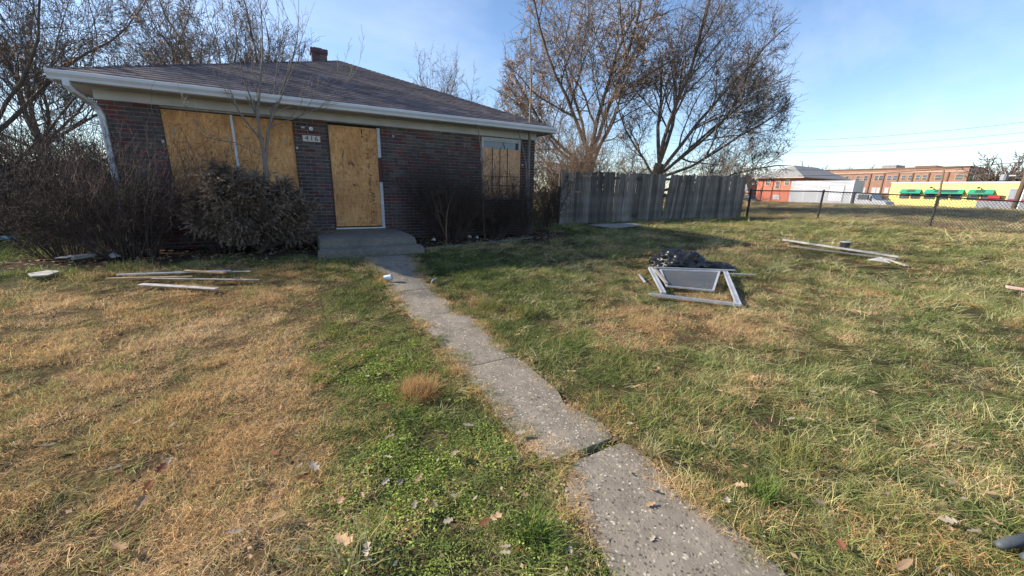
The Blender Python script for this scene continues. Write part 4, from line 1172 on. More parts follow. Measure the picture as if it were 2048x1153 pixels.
for h in (.3, 1.0, 1.6):
    a = fA - fn * .03; b_ = fB - fn * .03
    MB().bar((a.x, a.y, G(a.x, a.y) + h), (b_.x, b_.y, G(b_.x, b_.y) + h), .04, .09).build('rail', MT['rail'], pf)
def fpt(s_, h, off=.02): 
    p = fA + fd * s_ + fn * off
    return Vector((p.x, p.y, G(p.x, p.y) + h))
for s_, h in ((3.42, 1.58), (3.36, .22)):
    m_ = MB(); c = fpt(s_, h, .034)
    pr = [(-.17, 0), (-.06, .05), (-.02, .10), (.02, .10), (.06, .05), (.17, 0), (.06, -.05), (.02, -.09), (-.02, -.09), (-.06, -.05)]
    vs = [c + fd * x_ + Vector((0, 0, z_)) for x_, z_ in pr] + [c + fd * x_ + Vector((0, 0, z_)) + fn * .012 for x_, z_ in pr]; n = len(pr)
    m_.add(vs, [tuple(range(n)), tuple(range(n, 2 * n))[::-1]] + [(i, (i + 1) % n, n + (i + 1) % n, n + i) for i in range(n)])
    m_.build('hinge', MT['black_iron'], pf)
m_ = MB(); c = fpt(4.78, .95, .036)
m_.bar(c - fd * .09, c + fd * .07, .02, .06); m_.bar(c + Vector((0, 0, -.05)), c + Vector((0, 0, .13)), .022, .05)
m_.build('latch', MT['black_iron'], pf)

# neighbour's paler fence seen in the gap
nf = empty('picket_fence', gp(7.3, 9.5)); tag(nf, 'pale wooden board fence glimpsed in the gap right of house', 'fence')
for k in range(26):
    x_ = 5.6 + k * .155; y_ = 10.2 - k * .02
    z_ = G(x_, y_); MB().box(x_, x_ + .14, y_, y_ + .02, z_ - .03, z_ + 1.62 + rnd.uniform(-.02, .02)).build('board', MT['wood_new'], nf)
# dark gate post by the house corner
gpst = MB().tube([(4.55, .9, G(4.55, .9) - .1), (4.55, .9, G(4.55, .9) + 1.45)], .045, 8).build('gate_post', MT['pole_wood'], loc=gp(4.55, .9)); tag(gpst, 'dark wooden post standing between house corner and plank fence', 'post')

# ------------------------------------------------------------------ chain-link fence
clf = empty('chain_link_fence', gp(18.5, -.5)); tag(clf, 'black chain link fence with top rail along the field', 'fence')
CP = [Vector((16.15, 1.25, 0)), Vector((18.45, -.5, 0)), Vector((20.85, -3.42, 0)), Vector((23.3, -6.4, 0)), Vector((25.9, -9.4, 0))]
HCL = 1.20
for k, p in enumerate(CP):
    z_ = G(p.x, p.y); ln = .05 if k else 0
    m_ = MB().tube([(p.x, p.y, z_ - .1), (p.x + ln, p.y, z_ + HCL + .04)], .038 if k else .045, 10); m_.tube([(p.x + ln, p.y, z_ + HCL + .04), (p.x + ln, p.y, z_ + HCL + .075)], [.046, .02], 10)
    m_.build('post', MT['black_iron'], clf)
wires_ = []
for k in range(len(CP) - 1):
    a, b_ = CP[k], CP[k + 1]; za_, zb_ = G(a.x, a.y), G(b_.x, b_.y)
    MB().tube([(a.x, a.y, za_ + HCL), (b_.x, b_.y, zb_ + HCL)], .024, 8).build('top_rail', MT['black_iron'], clf)
    L = (b_ - a).length; n = int(L / .11); cells = 10; ch_ = HCL / cells
    for i in range(-cells, n):
        for sg in (0, 1):
            # diagonal wire from bottom to top crossing 'cells' cells
            x0, x1 = (i, i + cells) if sg == 0 else (i + cells, i)
            z0, z1 = 0.0, 1.0
            def clipx(xa, za2, xb, zb2):
                pts = []
                for (xp, zp, xq, zq) in ((xa, za2, xb, zb2),):
                    t0, t1 = 0, 1; dx = xq - xp
                    for lim, s_ in ((0, 1), (n, -1)):
                        if s_ * dx > 0:
                            t0 = max(t0, (lim - xp) / dx) if s_ * (xp - lim) < 0 else t0
                        else:
                            t1 = min(t1, (lim - xp) / dx) if s_ * (xq - lim) < 0 else t1
                    return t0, t1
            t0, t1 = clipx(x0, 0, x1, 1)
            if t1 - t0 < .02: continue
            def P_(t):
                xf = (x0 + (x1 - x0) * t) / n
                p = a.lerp(b_, xf); zz = za_ + (zb_ - za_) * xf + .02 + (HCL - .02) * t
                return (p.x, p.y, zz)
            wires_.append((*P_(t0), *P_(t1), .0080, .0080))
S_ = np.array(wires_); S_[:, 0:3] -= np.array(clf.location); S_[:, 3:6] -= np.array(clf.location)
v_, f_2 = prisms(S_, 3)
o = link('mesh_wire', nmesh('mesh_wire', v_, f_2, 4, MT['wire']), clf); o['kind'] = 'stuff'
shrub('weed_stem', gp(16.9, .75), 3, .75, (.6, .2), (.1, 0, 0), 3, 'dry weed stalk tangled in left panel of chain link fence', 'twig_dark', r=.008, kids=2, lo=.7, cat='weed')
shrub('weed_stem', gp(17.75, .1), 3, 1.1, (.35, .2), (.0, 0, 0), 4, 'tall dry weed stalk growing through middle of chain link fence', 'twig_tan', r=.009, kids=3, lo=.8, cat='weed')

# ------------------------------------------------------------------ debris in the yard
def plank(name, p, q, wd, h, m, label, dz=.0, group=None, cat='plank', bev=.003, roll=0, sag=0):
    a = Vector((p[0], -p[1], G(p[0], -p[1]) + .045 + h / 2 + dz)); b_ = Vector((q[0], -q[1], G(q[0], -q[1]) + .045 + h / 2 + (p[2] if len(p) > 2 else dz)))
    up = Vector((0, 0, 1)); d = (b_ - a).normalized(); sd = d.cross(up).normalized(); up = (up * math.cos(roll) + sd * math.sin(roll))
    o = MB().bar(a, b_, wd, h, up).build(name, MT[m], loc=a, bevel=bev)
    return tag(o, label, cat, group)
plank('board', (-3.31, 2.92), (-2.52, 3.32), .085, .012, 'wood_white', 'short white painted board in front of the left scrap wood pile', cat='board')
plank('board', (-3.25, 2.72), (-2.10, 3.10), .05, .014, 'wood_grey_flat', 'long grey board in the middle of the left scrap wood pile', cat='board')
plank('board', (-3.62, 2.50), (-2.45, 2.62), .045, .016, 'alu', 'grey metal trim strip at the back of the left scrap pile', .02, cat='trim')
plank('board', (-2.95, 2.55), (-2.50, 2.78), .065, .022, 'wood_new', 'short orange brown offcut on top of the left scrap pile', .035, cat='board')
plank('board', (-3.70, 2.60), (-2.85, 2.72), .035, .02, 'wood_new', 'narrow tan strip at the left end of the left scrap pile', .0, cat='board')
plank('board', (-2.55, 2.56), (-2.22, 2.66), .05, .012, 'wood_white', 'small white splinter board at right back of left scrap pile', .0, cat='board')
plank('board', (-4.62, 1.05), (-4.50, .62), .16, .012, 'wood_white', 'pale broken board lying by the left shrub base', .01, cat='board')
plank('board', (-4.42, 1.28), (-4.12, .78), .05, .05, 'wood_grey_flat', 'greenish grey timber lying by the left shrub base', .02, cat='board')
def patch(name, pts, m, label, cat, h=.01, dz=.045, crumple=0):
    vs = [(x, -v, G(x, -v) + dz + rnd.uniform(0, crumple)) for x, v in pts]; n = len(vs)
    c = Vector((sum(v[0] for v in vs) / n, sum(v[1] for v in vs) / n, sum(v[2] for v in vs) / n))
    m_ = MB(); top = [(x, y, z + h) for x, y, z in vs]
    m_.add(vs + top + [(c.x, c.y, c.z + h + crumple)], [tuple(range(n))[::-1]] + [(n + i, n + (i + 1) % n, 2 * n) for i in range(n)] + [(i, (i + 1) % n, n + (i + 1) % n, n + i) for i in range(n)])
    return tag(m_.build(name, MT[m], loc=c), label, cat)
patch('tile_piece', [(-4.52, 2.14), (-4.40, 2.0), (-4.28, 2.05), (-4.33, 2.22), (-4.45, 2.26)], 'wood_white', 'pale broken slab piece on the grass at far left', 'debris', .012)
patch('crumpled_paper', [(8.55, 5.80), (8.75, 5.66), (8.95, 5.80), (9.0, 5.98), (8.68, 6.05)], 'wood_white', 'crumpled white paper beside the right board pile', 'paper', .01, .06, .09)
# flat plywood by the gate
pp = [(6.76, -.90), (6.73, .20), (8.20, .02), (8.86, -.98)]
vs = [(x, -v, G(x, -v) + .06) for x, v in pp]; vs += [(x, y, z + .018) for x, y, z in vs]
tag(MB().add(vs, [(0, 3, 2, 1), (4, 5, 6, 7)] + [(i, (i + 1) % 4, 4 + (i + 1) % 4, 4 + i) for i in range(4)]).build('plywood_sheet', MT['wood_grey_flat'], loc=vs[0]), 'flat grey plywood sheet lying before the fence gate', 'panel')
plank('board', (7.44, 1.88), (7.92, 2.66), .10, .03, 'wood_brown', 'single brown plank alone on the grass before the gate', cat='board')
plank('board', (9.50, 3.62), (10.10, 5.75), .11, .035, 'wood_white', 'long pale board at back of the right board pile', .05, cat='board')
plank('board', (8.95, 4.02), (10.05, 5.72), .09, .025, 'wood_grey_flat', 'long grey board at front of the right board pile', .0, cat='board')
plank('board', (9.75, 3.70), (10.45, 5.25), .22, .02, 'wood_grey_flat', 'wide flat weathered board under the black can', .012, cat='board')
plank('board', (8.05, 5.55), (9.3, 6.35), .05, .02, 'wood_brown', 'thin brown lath lying under the crumpled paper', cat='board')
plank('board', (9.9, 5.6), (9.4, 6.1), .07, .02, 'wood_white', 'short pale offcut at right end of the right board pile', cat='board')
plank('board', (8.72, 7.55), (9.05, 8.25), .10, .04, 'wood_pink', 'pinkish plank end at the right picture edge', .02, cat='board')
c = Vector((10.15, -4.72, G(10.15, -4.72) + .085))
m_ = MB().tube([c, c + Vector((0, 0, .17))], .10, 18); m_.tube([c + Vector((0, 0, .17)), c + Vector((0, 0, .185))], [.108, .108], 18)
can = empty('paint_can', c); tag(can, 'black can with metal lid standing on the right board pile', 'can')
MB().tube([c, c + Vector((0, 0, .165))], .10, 18).build('can_body', MT['plastic_bag'], can, smooth=False)
MB().tube([c + Vector((0, 0, .166)), c + Vector((0, 0, .185))], .106, 18).build('lid', MT['steel'], can)

# black rubbish bag and the window frames leaning on it
def bag(c, rx, ry, rz, label, seed, rot=0):
    bm = bmesh.new(); bmesh.ops.create_icosphere(bm, subdivisions=5, radius=1)
    for v in bm.verts:
        p = v.co.copy(); nn = mnoise.noise(p * 1.6 + Vector((seed, 0, 0))) * .28
        rid = 1 - abs(mnoise.noise(Vector((p.x * 3.2, p.y * 3.2, p.z * 5)) + Vector((seed, 3, 1)))); rid2 = 1 - abs(mnoise.noise(p * 8 + Vector((seed, 7, 2))))
        k = 1 + nn + (rid ** 4 - .5) * .22 + (rid2 ** 3 - .5) * .06
        q = Vector((p.x * rx * k, p.y * ry * k, max(p.z, -.35) * rz * k))
        v.co = Matrix.Rotation(rot, 3, 'Z') @ q
    me = bpy.data.meshes.new('bag'); bm.to_mesh(me); bm.free(); me.materials.append(MT['plastic_bag'])
    me.polygons.foreach_set('use_smooth', [True] * len(me.polygons))
    o = link('rubbish_bag', me, None, c); return tag(o, label, 'bag')
bag((4.52, -4.36, G(4.52, -4.36) + .12), .46, .31, .26, 'full black plastic rubbish bag behind the aluminium window frames', 2.0, R(-30))
bag((5.12, -4.72, G(5.12, -4.72) + .05), .30, .16, .10, 'loose black plastic scrap spilling right of the rubbish bag', 8.0, R(-30))
def gpnt(x, v, h): return Vector((x, -v, G(x, -v) + h))
fr = empty('storm_window_frame', gpnt(3.3, 5.3, 0)); tag(fr, 'large empty aluminium storm window frame propped on the black bag', 'window frame')
a1, a2, b1_, b2_ = gpnt(3.68, 4.44, .11), gpnt(4.84, 5.06, .11), gpnt(2.70, 5.42, .05), gpnt(3.50, 6.14, .05)
a0 = gpnt(2.62, 5.40, .06)
for p, q, wd in ((a1, gpnt(2.88, 5.42, .055), .062), (a2, b2_, .062), (a0, b2_ + (b2_ - a0).normalized() * .03, .05), (a1, a2, .045)):
    d = (q - p).normalized(); sd = d.cross(Vector((0, 0, 1))).normalized()
    m_ = MB()
    for o_, h_ in ((-.4, .030), (0, .018), (.4, .030)): m_.bar(p + sd * wd * o_, q + sd * wd * o_, wd * .3, h_)
    m_.bar(p - Vector((0, 0, .006)), q - Vector((0, 0, .006)), wd, .008)
    m_.build('rail', MT['alu'], fr)
fr2 = empty('screen_frame', gpnt(3.6, 5.1, .1)); tag(fr2, 'aluminium insect screen lying inside the larger window frame', 'window screen')
c1, c2, c3, c4 = gpnt(3.68, 4.66, .125), gpnt(4.62, 5.10, .125), gpnt(3.74, 5.60, .065), gpnt(3.18, 5.22, .065)
for p, q in ((c1, c2), (c2, c3), (c3, c4), (c4, c1)): MB().bar(p, q, .03, .02).build('rail', MT['alu'], fr2)
dn = Vector((0, 0, -.004))
MB().add([c1 + dn, c2 + dn, c3 + dn, c4 + dn], [(0, 1, 2, 3)]).build('insect_mesh', MT['screen'], fr2)
for k, (p, q, lab) in enumerate((((3.70, 4.52, .135), (4.95, 5.17, .13), 'thin aluminium strip across the back of the window frame'), ((3.58, 4.62, .14), (3.22, 5.18, .09), 'narrow tan wooden strip leaning inside the window frame'), ((4.85, 5.05, .06), (5.35, 5.28, .05), 'loose aluminium strip on grass right of the window frame'), ((3.30, 4.55, .05), (3.05, 4.92, .045), 'loose aluminium strip along the left of the window frame'))):
    a, b_ = gpnt(*p), gpnt(*q)
    tag(MB().bar(a, b_, .045 if k == 1 else .03, .016).build('loose_strip', MT['wood_grey_flat'] if k == 1 else MT['alu'], loc=a), lab, 'strip')

# small litter
c = gpnt(-.56, 3.57, .03)
cu_ = empty('paper_cup', c); tag(cu_, 'crushed blue and white paper cup on the walk', 'cup')
m_ = MB().tube([c + Vector((-.045, .02, .035)), c + Vector((.0, 0, .040)), c + Vector((.05, -.02, .045))], [.028, .034, .042], 14, cap=False); m_.build('cup_wall', MT['cup_white'], cu_, smooth=True)
MB().tube([c + Vector((.047, -.019, .044)), c + Vector((.053, -.021, .046))], [.046, .046], 14).build('lid', MT['wood_white'], cu_)
tag(MB().tube([gpnt(-.04, 3.88, .05), gpnt(.02, 3.78, .055), gpnt(.10, 3.72, .055)], [.009, .012, .009], 6).build('stick', MT['wood_white'], loc=gpnt(-.04, 3.88, .05)), 'pale straight stick across the right edge of the walk', 'stick')
c = gpnt(-6.4, -2.06, .07)
bt = MB().tube([c + Vector((-.12, 0, 0)), c + Vector((.06, .02, 0)), c + Vector((.09, .025, 0)), c + Vector((.13, .03, 0))], [.035, .035, .015, .014], 12).build('bottle', MT['blue_plastic'], loc=c)
tag(bt, 'pale blue plastic bottle on grass at far left', 'bottle')
for k, (x_, v_, lab) in enumerate(((2.05, .75, 'white plastic scrap in the bed right of the forked sapling'), (1.0, .8, 'small white litter piece in the bed near the stoop corner'), (1.92, .62, 'round white litter under the right shrub'), (-4.05, 1.05, 'white litter scrap at the foot of the left shrub'))):
    patch('litter', [(x_ + .06 * math.cos(t) * rnd.uniform(.6, 1.3), v_ + .05 * math.sin(t) * rnd.uniform(.6, 1.3)) for t in (0, 1, 2, 3, 4, 5)], 'wood_white', lab, 'litter', .01, .03, .05)
# grey shoe tip at the lower right corner
shp = empty('shoe', gpnt(1.13, 8.92, .03)); tag(shp, 'grey rubber shoe toe at the lower right picture corner', 'shoe')
for k, (dv, rr_) in enumerate(((-.045, .024), (.03, .026))):
    p = gpnt(1.075, 8.90 + dv, .06); q = gpnt(1.30, 8.98 + dv, .075)
    MB().tube([p + Vector((-.012, 0, 0)), p, p.lerp(q, .35), q], [.006, rr_ * .8, rr_, rr_ * 1.05], 12).build('toe', MT['shoe_grey'], shp, smooth=True)
# low wire edging at the far left
we = empty('wire_edging', gpnt(-6.0, -2.4, 0)); tag(we, 'low bent wire garden edging on grass at left', 'edging')
for k in range(9):
    a = gpnt(-6.05 + k * .02, -1.75 - k * .17, 0); m_ = MB()
    m_.tube([a, a + Vector((0, .03, .18)), a + Vector((0, .085, .22)), a + Vector((0, .14, .18)), a + Vector((0, .17, 0))], .005, 5); m_.build('hoop', MT['wire'], we)

# ------------------------------------------------------------------ grass
lib = bpy.data.collections.new('grass_tufts')
def clump(name, nb, rad, lmin, lmax, wd, droop, lie=0.0, seed=0, var=.3, tipdry=.0, leaf=False, flat=0):
    r2 = random.Random(seed); V = []; Fq = []; C = []
    for i in range(nb):
        a = r2.uniform(0, 2 * math.pi); q = math.sqrt(r2.random()) * rad
        p = Vector((math.cos(a) * q, math.sin(a) * q, -.012))
        if leaf:
            h = r2.uniform(.01, .045); c = p + Vector((0, 0, h + .012)); s = r2.uniform(.0035, .0085); u = rv2(r2); u.z *= .5; u.normalize(); n_ = u.cross(Vector((r2.uniform(-.5, .5), r2.uniform(-.5, .5), 1))).normalized()
            b0 = len(V); V += [c - u * s, c + n_ * s * .62, c + u * s * 1.1, c - n_ * s * .62]; Fq.append((b0, b0 + 1, b0 + 2, b0 + 3))
            k = r2.uniform(1 - var, 1 + var); C += [(k, k, k * .9)] * 4
            continue
        az = r2.gauss(0, .7) if lie else r2.uniform(0, 2 * math.pi)
        el = r2.uniform(.15, .6) if lie else r2.uniform(.5 - flat, 1.45 - flat * .6)
        d = Vector((math.cos(az) * math.cos(el), math.sin(az) * math.cos(el), math.sin(el)))
        L = r2.uniform(lmin, lmax); side = d.cross(Vector((0, 0, 1)))
        side = (side.normalized() if side.length > .01 else Vector((1, 0, 0))); side = (side + rv2(r2) * .4).normalized()
        w0 = wd * r2.uniform(.6, 1.3); b0 = len(V); k = r2.uniform(1 - var, 1 + var); hue = r2.uniform(-.12, .16)
        pts = []
        for sgm in range(4):
            pts.append(p.copy()); p = p + d * L / 3; d = (d + Vector((0, 0, -droop * r2.uniform(.5, 1.2))) + rv2(r2) * .12).normalized()
            if p.z < .004: p.z = .004 + r2.random() * .006; d.z = abs(d.z) * .2
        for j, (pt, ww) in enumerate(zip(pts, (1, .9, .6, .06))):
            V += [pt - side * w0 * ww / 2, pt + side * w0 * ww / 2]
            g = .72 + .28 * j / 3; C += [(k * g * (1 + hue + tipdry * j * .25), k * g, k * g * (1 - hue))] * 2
        for j in range(3): Fq.append((b0 + 2 * j, b0 + 2 * j + 1, b0 + 2 * j + 3, b0 + 2 * j + 2))
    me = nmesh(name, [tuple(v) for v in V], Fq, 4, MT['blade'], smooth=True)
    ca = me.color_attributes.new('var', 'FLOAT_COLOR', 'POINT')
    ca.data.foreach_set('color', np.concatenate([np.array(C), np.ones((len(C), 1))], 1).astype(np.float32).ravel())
    o = bpy.data.objects.new(name, me)
    return o
def rv2(r2):
    v = Vector((r2.gauss(0, 1), r2.gauss(0, 1), r2.gauss(0, 1)))
    return v.normalized()
tufts = {'dry': [], 'green': [], 'straw': [], 'weed': []}
for k in range(5): tufts['dry'].append(clump('dry_%d' % k, 105, .11, .03, .090, .0019, .50, seed=k, var=.45, flat=.35))
for k in range(5): tufts['green'].append(clump('green_%d' % k, 52, .09, .05, .125, .0032, .45, seed=20 + k, var=.5, flat=.35))
for k in range(4): tufts['straw'].append(clump('straw_%d' % k, 34, .12, .09, .20, .0030, .22, lie=1.0, seed=40 + k, var=.55))
for k in range(4): tufts['weed'].append(clump('weed_%d' % k, 105, .09, 0, 0, 0, 0, seed=60 + k, var=.5, leaf=True))

def gn_scatter(name, objs, P, rot, scl, tint, label):
    col = bpy.data.collections.new(name + '_source')
    for o in objs: col.objects.link(o)
    me = bpy.data.meshes.new(name)
    me.vertices.add(len(P)); me.vertices.foreach_set('co', P.astype(np.float32).ravel())
    def at(nm, ty, arr, key):
        a = me.attributes.new(nm, ty, 'POINT'); a.data.foreach_set(key, arr.ravel())
    at('rot', 'FLOAT_VECTOR', rot.astype(np.float32), 'vector'); at('scl', 'FLOAT_VECTOR', scl.astype(np.float32), 'vector')
    at('tint', 'FLOAT_COLOR', np.concatenate([tint, np.ones((len(P), 1))], 1).astype(np.float32), 'color')
    at('pick', 'INT', rng.integers(0, len(objs), len(P)).astype(np.int32), 'value')
    me.update()
    o = link(name, me)
    ng = bpy.data.node_groups.new(name, 'GeometryNodeTree')
    ng.interface.new_socket(name='Geometry', in_out='INPUT', socket_type='NodeSocketGeometry')
    ng.interface.new_socket(name='Geometry', in_out='OUTPUT', socket_type='NodeSocketGeometry')
    gi = ng.nodes.new('NodeGroupInput'); go = ng.nodes.new('NodeGroupOutput'); ip = ng.nodes.new('GeometryNodeInstanceOnPoints')
    ci = ng.nodes.new('GeometryNodeCollectionInfo'); ci.inputs['Collection'].default_value = col
    ci.inputs['Separate Children'].default_value = True; ci.inputs['Reset Children'].default_value = True
    def na(nm, ty):
        a = ng.nodes.new('GeometryNodeInputNamedAttribute'); a.data_type = ty; a.inputs['Name'].default_value = nm
        return a.outputs['Attribute']
    ng.links.new(gi.outputs[0], ip.inputs['Points']); ng.links.new(ci.outputs[0], ip.inputs['Instance'])
    ip.inputs['Pick Instance'].default_value = True
    ng.links.new(na('pick', 'INT'), ip.inputs['Instance Index'])
    ng.links.new(na('rot', 'FLOAT_VECTOR'), ip.inputs['Rotation']); ng.links.new(na('scl', 'FLOAT_VECTOR'), ip.inputs['Scale'])
    ng.links.new(ip.outputs[0], go.inputs[0])
    md = o.modifiers.new('scatter', 'NODES'); md.node_group = ng
    tag(o, label, 'grass', kind='stuff')
    return o

# sample positions round the camera's ground
px, py, ds_ = [], [], []
for d0, d1, dens in ((.5, 2.2, 520), (2.2, 4, 380), (4, 6.5, 230), (6.5, 10, 105), (10, 18, 36), (18, 30, 15), (30, 46, 7)):
    A_ = math.pi * (d1 ** 2 - d0 ** 2) * 150 / 360; n = int(A_ * dens)
    d = np.sqrt(rng.uniform(d0 ** 2, d1 ** 2, n)); a = YAW + rng.uniform(R(-75), R(75), n)
    px.append(CAM.x + np.sin(a) * d); py.append(CAM.y + np.cos(a) * d); ds_.append(d)
ne = 2600
ev = rng.uniform(2.1, 9.2, ne); side = rng.random(ne) < .5
ex = np.where(side, np.interp(ev, LV, LX) - .005, np.interp(ev, RV, RX) + .005) + rng.normal(0, .024, ne)
px.append(ex); py.append(-ev); ds_.append(np.hypot(ex - CAM.x, -ev - CAM.y))
px = np.concatenate(px); py = np.concatenate(py); dd = np.concatenate(ds_); v = -py
isedge = np.zeros(len(px), bool); isedge[-ne:] = True
dry, weed, soil = lawn_maps(px, py)
ok = ~((px > np.interp(v, LV, LX) + .012) & (px < np.interp(v, RV, RX) - .012) & (v > 2.0))
ok &= ~((px > -4.3) & (px < 4.15) & (v < 0.1) & (v > -9)); ok &= ~((px > -1.4) & (px < .5) & (v < 2.05) & (v > -1))
jm = np.zeros(len(px), bool)
for j in JT[1:-1]: jm |= (np.abs(v - j) < .03) & (px > np.interp(v, LV, LX)) & (px < np.interp(v, RV, RX)) & (rng.random(len(px)) < (.9 if 7 < j < 8 else .25 if 4.5 < j < 5.5 else .06))
ok |= jm
ok |= isedge
ok &= rng.random(len(px)) > soil * .93
ok &= px < 43
px, py, dd, v, dry, weed, soil, isedge = (q[ok] for q in (px, py, dd, v, dry, weed, soil, isedge))
pz = gz(px, py) + np.where(isedge, .016, 0)
n = len(px)
u1 = rng.random(n); u2 = rng.random(n)
bare = .45 * fbm(px * 2.4 + 50, v * 3.4, 2) + .55 * fbm(px * 5.2 + 20, v * 7.0 + 4, 2)
mound = sstep(.62, .38, bare)
hgt = (.34 + .80 * mound + .35 * (fbm(px * 1.6 + 5, v * 1.6, 3) - .5)) * (1 - .42 * sstep(-1.9, -1.5, px) * sstep(-.3, -.55, px) * sstep(4.8, 5.6, v))
right = sstep(.4, 2.0, px)
typ = np.where(u1 < dry * .92, 0, 1)
typ = np.where((typ == 1) & (u2 < .34 * right + .06), 2, typ)
typ = np.where((typ == 0) & (u2 < .30 * right * (px > 4)), 2, typ)
typ = np.where((rng.random(n) < weed * .52 * sstep(.36, .58, fbm(px * 2.1 + 9, v * 2.1 + 4, 3))), 3, typ)
typ = np.where(isedge & (rng.random(n) < .45), 0, typ)
keep = isedge | (rng.random(n) < np.where(typ == 0, .16 + .84 * mound, .35 + .65 * mound))
spread = np.clip(dd / 6, 1, 3.2) * np.where(isedge, .8, 1)
def col_lerp(a, b, t): return np.array(a)[None] * (1 - t[:, None]) + np.array(b)[None] * t[:, None]
cn = fbm(px * 1.1 + 71, v * 1.1, 3); cn2 = rng.random(n)
T0_ = col_lerp((.60, .39, .17), (.82, .63, .38), np.clip(cn * 1.2 - .1 + (cn2 - .5) * .5, 0, 1))
T1_ = col_lerp((.105, .160, .050), (.36, .38, .15), np.clip(cn2 * .75 + dry * .55 - .05, 0, 1))
T2_ = col_lerp((.70, .62, .33), (.25, .29, .115), np.clip(cn2 * 1.25 - dry * .2, 0, 1))
T3_ = col_lerp((.14, .20, .045), (.34, .41, .12), cn2)
def emit(name, ty, key, T, label, zs=1.0):
    m_ = (typ == ty) & keep; k = int(m_.sum())
    P = np.stack([px[m_], py[m_], pz[m_]], 1)
    az = rng.uniform(0, 2 * np.pi, k)
    if ty == 2: az = rng.normal(R(-15), .9, k)
    rot = np.stack([rng.normal(0, .14, k), rng.normal(0, .14, k), az], 1)
    s = rng.uniform(.7, 1.3, k); sp = spread[m_]
    scl = np.stack([s * sp, s * sp, s * hgt[m_] * zs * np.clip(sp, 1, 1.5)], 1)
    gn_scatter(name, tufts[key], P, rot, scl, T[m_], label)
emit('dry_grass', 0, 'dry', T0_, 'short dry golden brown winter grass across the lawn')
emit('green_grass', 1, 'green', T1_, 'green lawn grass growing right of the walk and along it')
emit('straw_grass', 2, 'straw', T2_, 'long pale flattened straw grass on the right side of the lawn')
emit('clover_weeds', 3, 'weed', T3_, 'small leafed bright green weeds left of the walk', 1.0)

# individual tussocks
def tussock(x, vv, nb, L, wd, tint, label, rad=.06, lie=0, droop=.3, sc=1.0):
    o = clump('grass_tussock', nb, rad, L * .5, L, wd, droop, lie=lie, seed=int(abs(x * 91 + vv * 37)), var=.35)
    me = o.data
    m = MT['tuss_' + tint]; me.materials.clear(); me.materials.append(m)
    bpy.data.objects.remove(o)
    o = link('grass_tussock', me, None, (x, -vv, G(x, -vv))); o.rotation_euler.z = rnd.uniform(0, 6)
    return tag(o, label, 'tussock')
def tuss_mat(name, c1):
    m = mat_leafy(name, [(0, 0, 0), (1, 1, 1)], .35); n = m.node_tree
    g = N(n, 'ShaderNodeAttribute', attribute_type='GEOMETRY', attribute_name='var'); col = mixc(n, g.outputs['Color'], c1, 1.0, 'MULTIPLY')
    for nd in n.nodes:
        if nd.type in ('BSDF_DIFFUSE', 'BSDF_TRANSLUCENT'): n.links.new(col, nd.inputs[0])
    return m
MT['tuss_tan'] = tuss_mat('tussock_tan', (.50, .31, .15)); MT['tuss_green'] = tuss_mat('tussock_green', (.13, .20, .05)); MT['tuss_pale'] = tuss_mat('tussock_pale', (.36, .34, .18)); MT['tuss_olive'] = tuss_mat('tussock_olive', (.24, .25, .085))
tussock(-.93, 6.40, 900, .21, .0024, 'tan', 'fluffy tan grass tuft left of the walk middle', .13, droop=.28)
tussock(-.80, 7.80, 130, .24, .0055, 'green', 'coarse green grass tuft left of the walk at the bottom', .06, droop=.30)
tussock(-1.55, 7.55, 60, .26, .005, 'pale', 'loose pale long bladed tuft in the lower left lawn', .10, droop=.22)
tussock(-1.9, 6.85, 36, .22, .005, 'pale', 'thin pale blades among dry grass at left', .12, droop=.2)
tussock(.33, 4.95, 320, .22, .0040, 'olive', 'bushy yellow green tuft at right walk edge by the crack', .16, droop=.33)
tussock(.62, 5.25, 300, .22, .0040, 'olive', 'wide yellow green tuft just right of the walk', .18, droop=.35)
tussock(.16, 7.62, 160, .20, .0035, 'pale', 'straw coloured tuft hanging over the right walk edge', .07, droop=.42)
tussock(.42, 8.15, 140, .22, .0045, 'green', 'dark green tuft at right walk edge near the bottom', .08, droop=.36)
tussock(.95, 8.10, 120, .24, .0045, 'olive', 'olive grass tuft in the lower right lawn', .10, droop=.33)
tussock(-5.3, 1.7, 260, .26, .004, 'pale', 'grey straw tuft at far left lawn edge', .20, droop=.34)

# ------------------------------------------------------------------ fallen leaves
def leaf_mesh(kind, seed, m):
    r2 = random.Random(seed); pts = []
    n = 9
    for side in (1, -1):
        seq = range(n + 1) if side == 1 else range(n - 1, 0, -1)
        for i in seq:
            t = i / n; w0 = .38 * math.sin(math.pi * min(1, t * .93 + .05)) ** .7
            if kind == 'oak': w0 *= (1.1 if i % 3 == 1 else .35 if i % 3 == 2 else .7)
            elif kind == 'oval': w0 *= .55
            pts.append(((t - .5), side * w0 * r2.uniform(.85, 1.1) if 0 < i < n else 0))
    curl = r2.uniform(.4, 1.4); tw = r2.uniform(-.6, .6)
    def lift(x, y): return .25 * curl * (y * y * 1.6 + x * x * .5) + tw * x * y * .6 + .01 * r2.random()
    vs = [(x, y, lift(x, y)) for x, y in pts]
    mid = [((i / n - .5) * .96, 0, lift((i / n - .5), 0) - .015) for i in range(n + 1)]
    b0 = len(vs); vs += mid; fs = []
    N_ = len(pts)
    for i in range(n): fs.append((i, i + 1, b0 + i + 1, b0 + i))
    for i in range(n):
        a = (N_ - i) % N_; b_ = N_ - i - 1
        fs.append((b0 + i, b0 + i + 1, b_, a))
    if kind == 'oak':
        k0 = len(vs); vs += [(-.5, .008, .0), (-.75, .006, .03), (-.75, -.006, .03), (-.5, -.008, 0)]; fs.append((k0, k0 + 1, k0 + 2, k0 + 3))
    me = bpy.data.meshes.new('fallen_leaf'); me.from_pydata(vs, [], fs); me.materials.append(m); me.validate(); me.update()
    return me
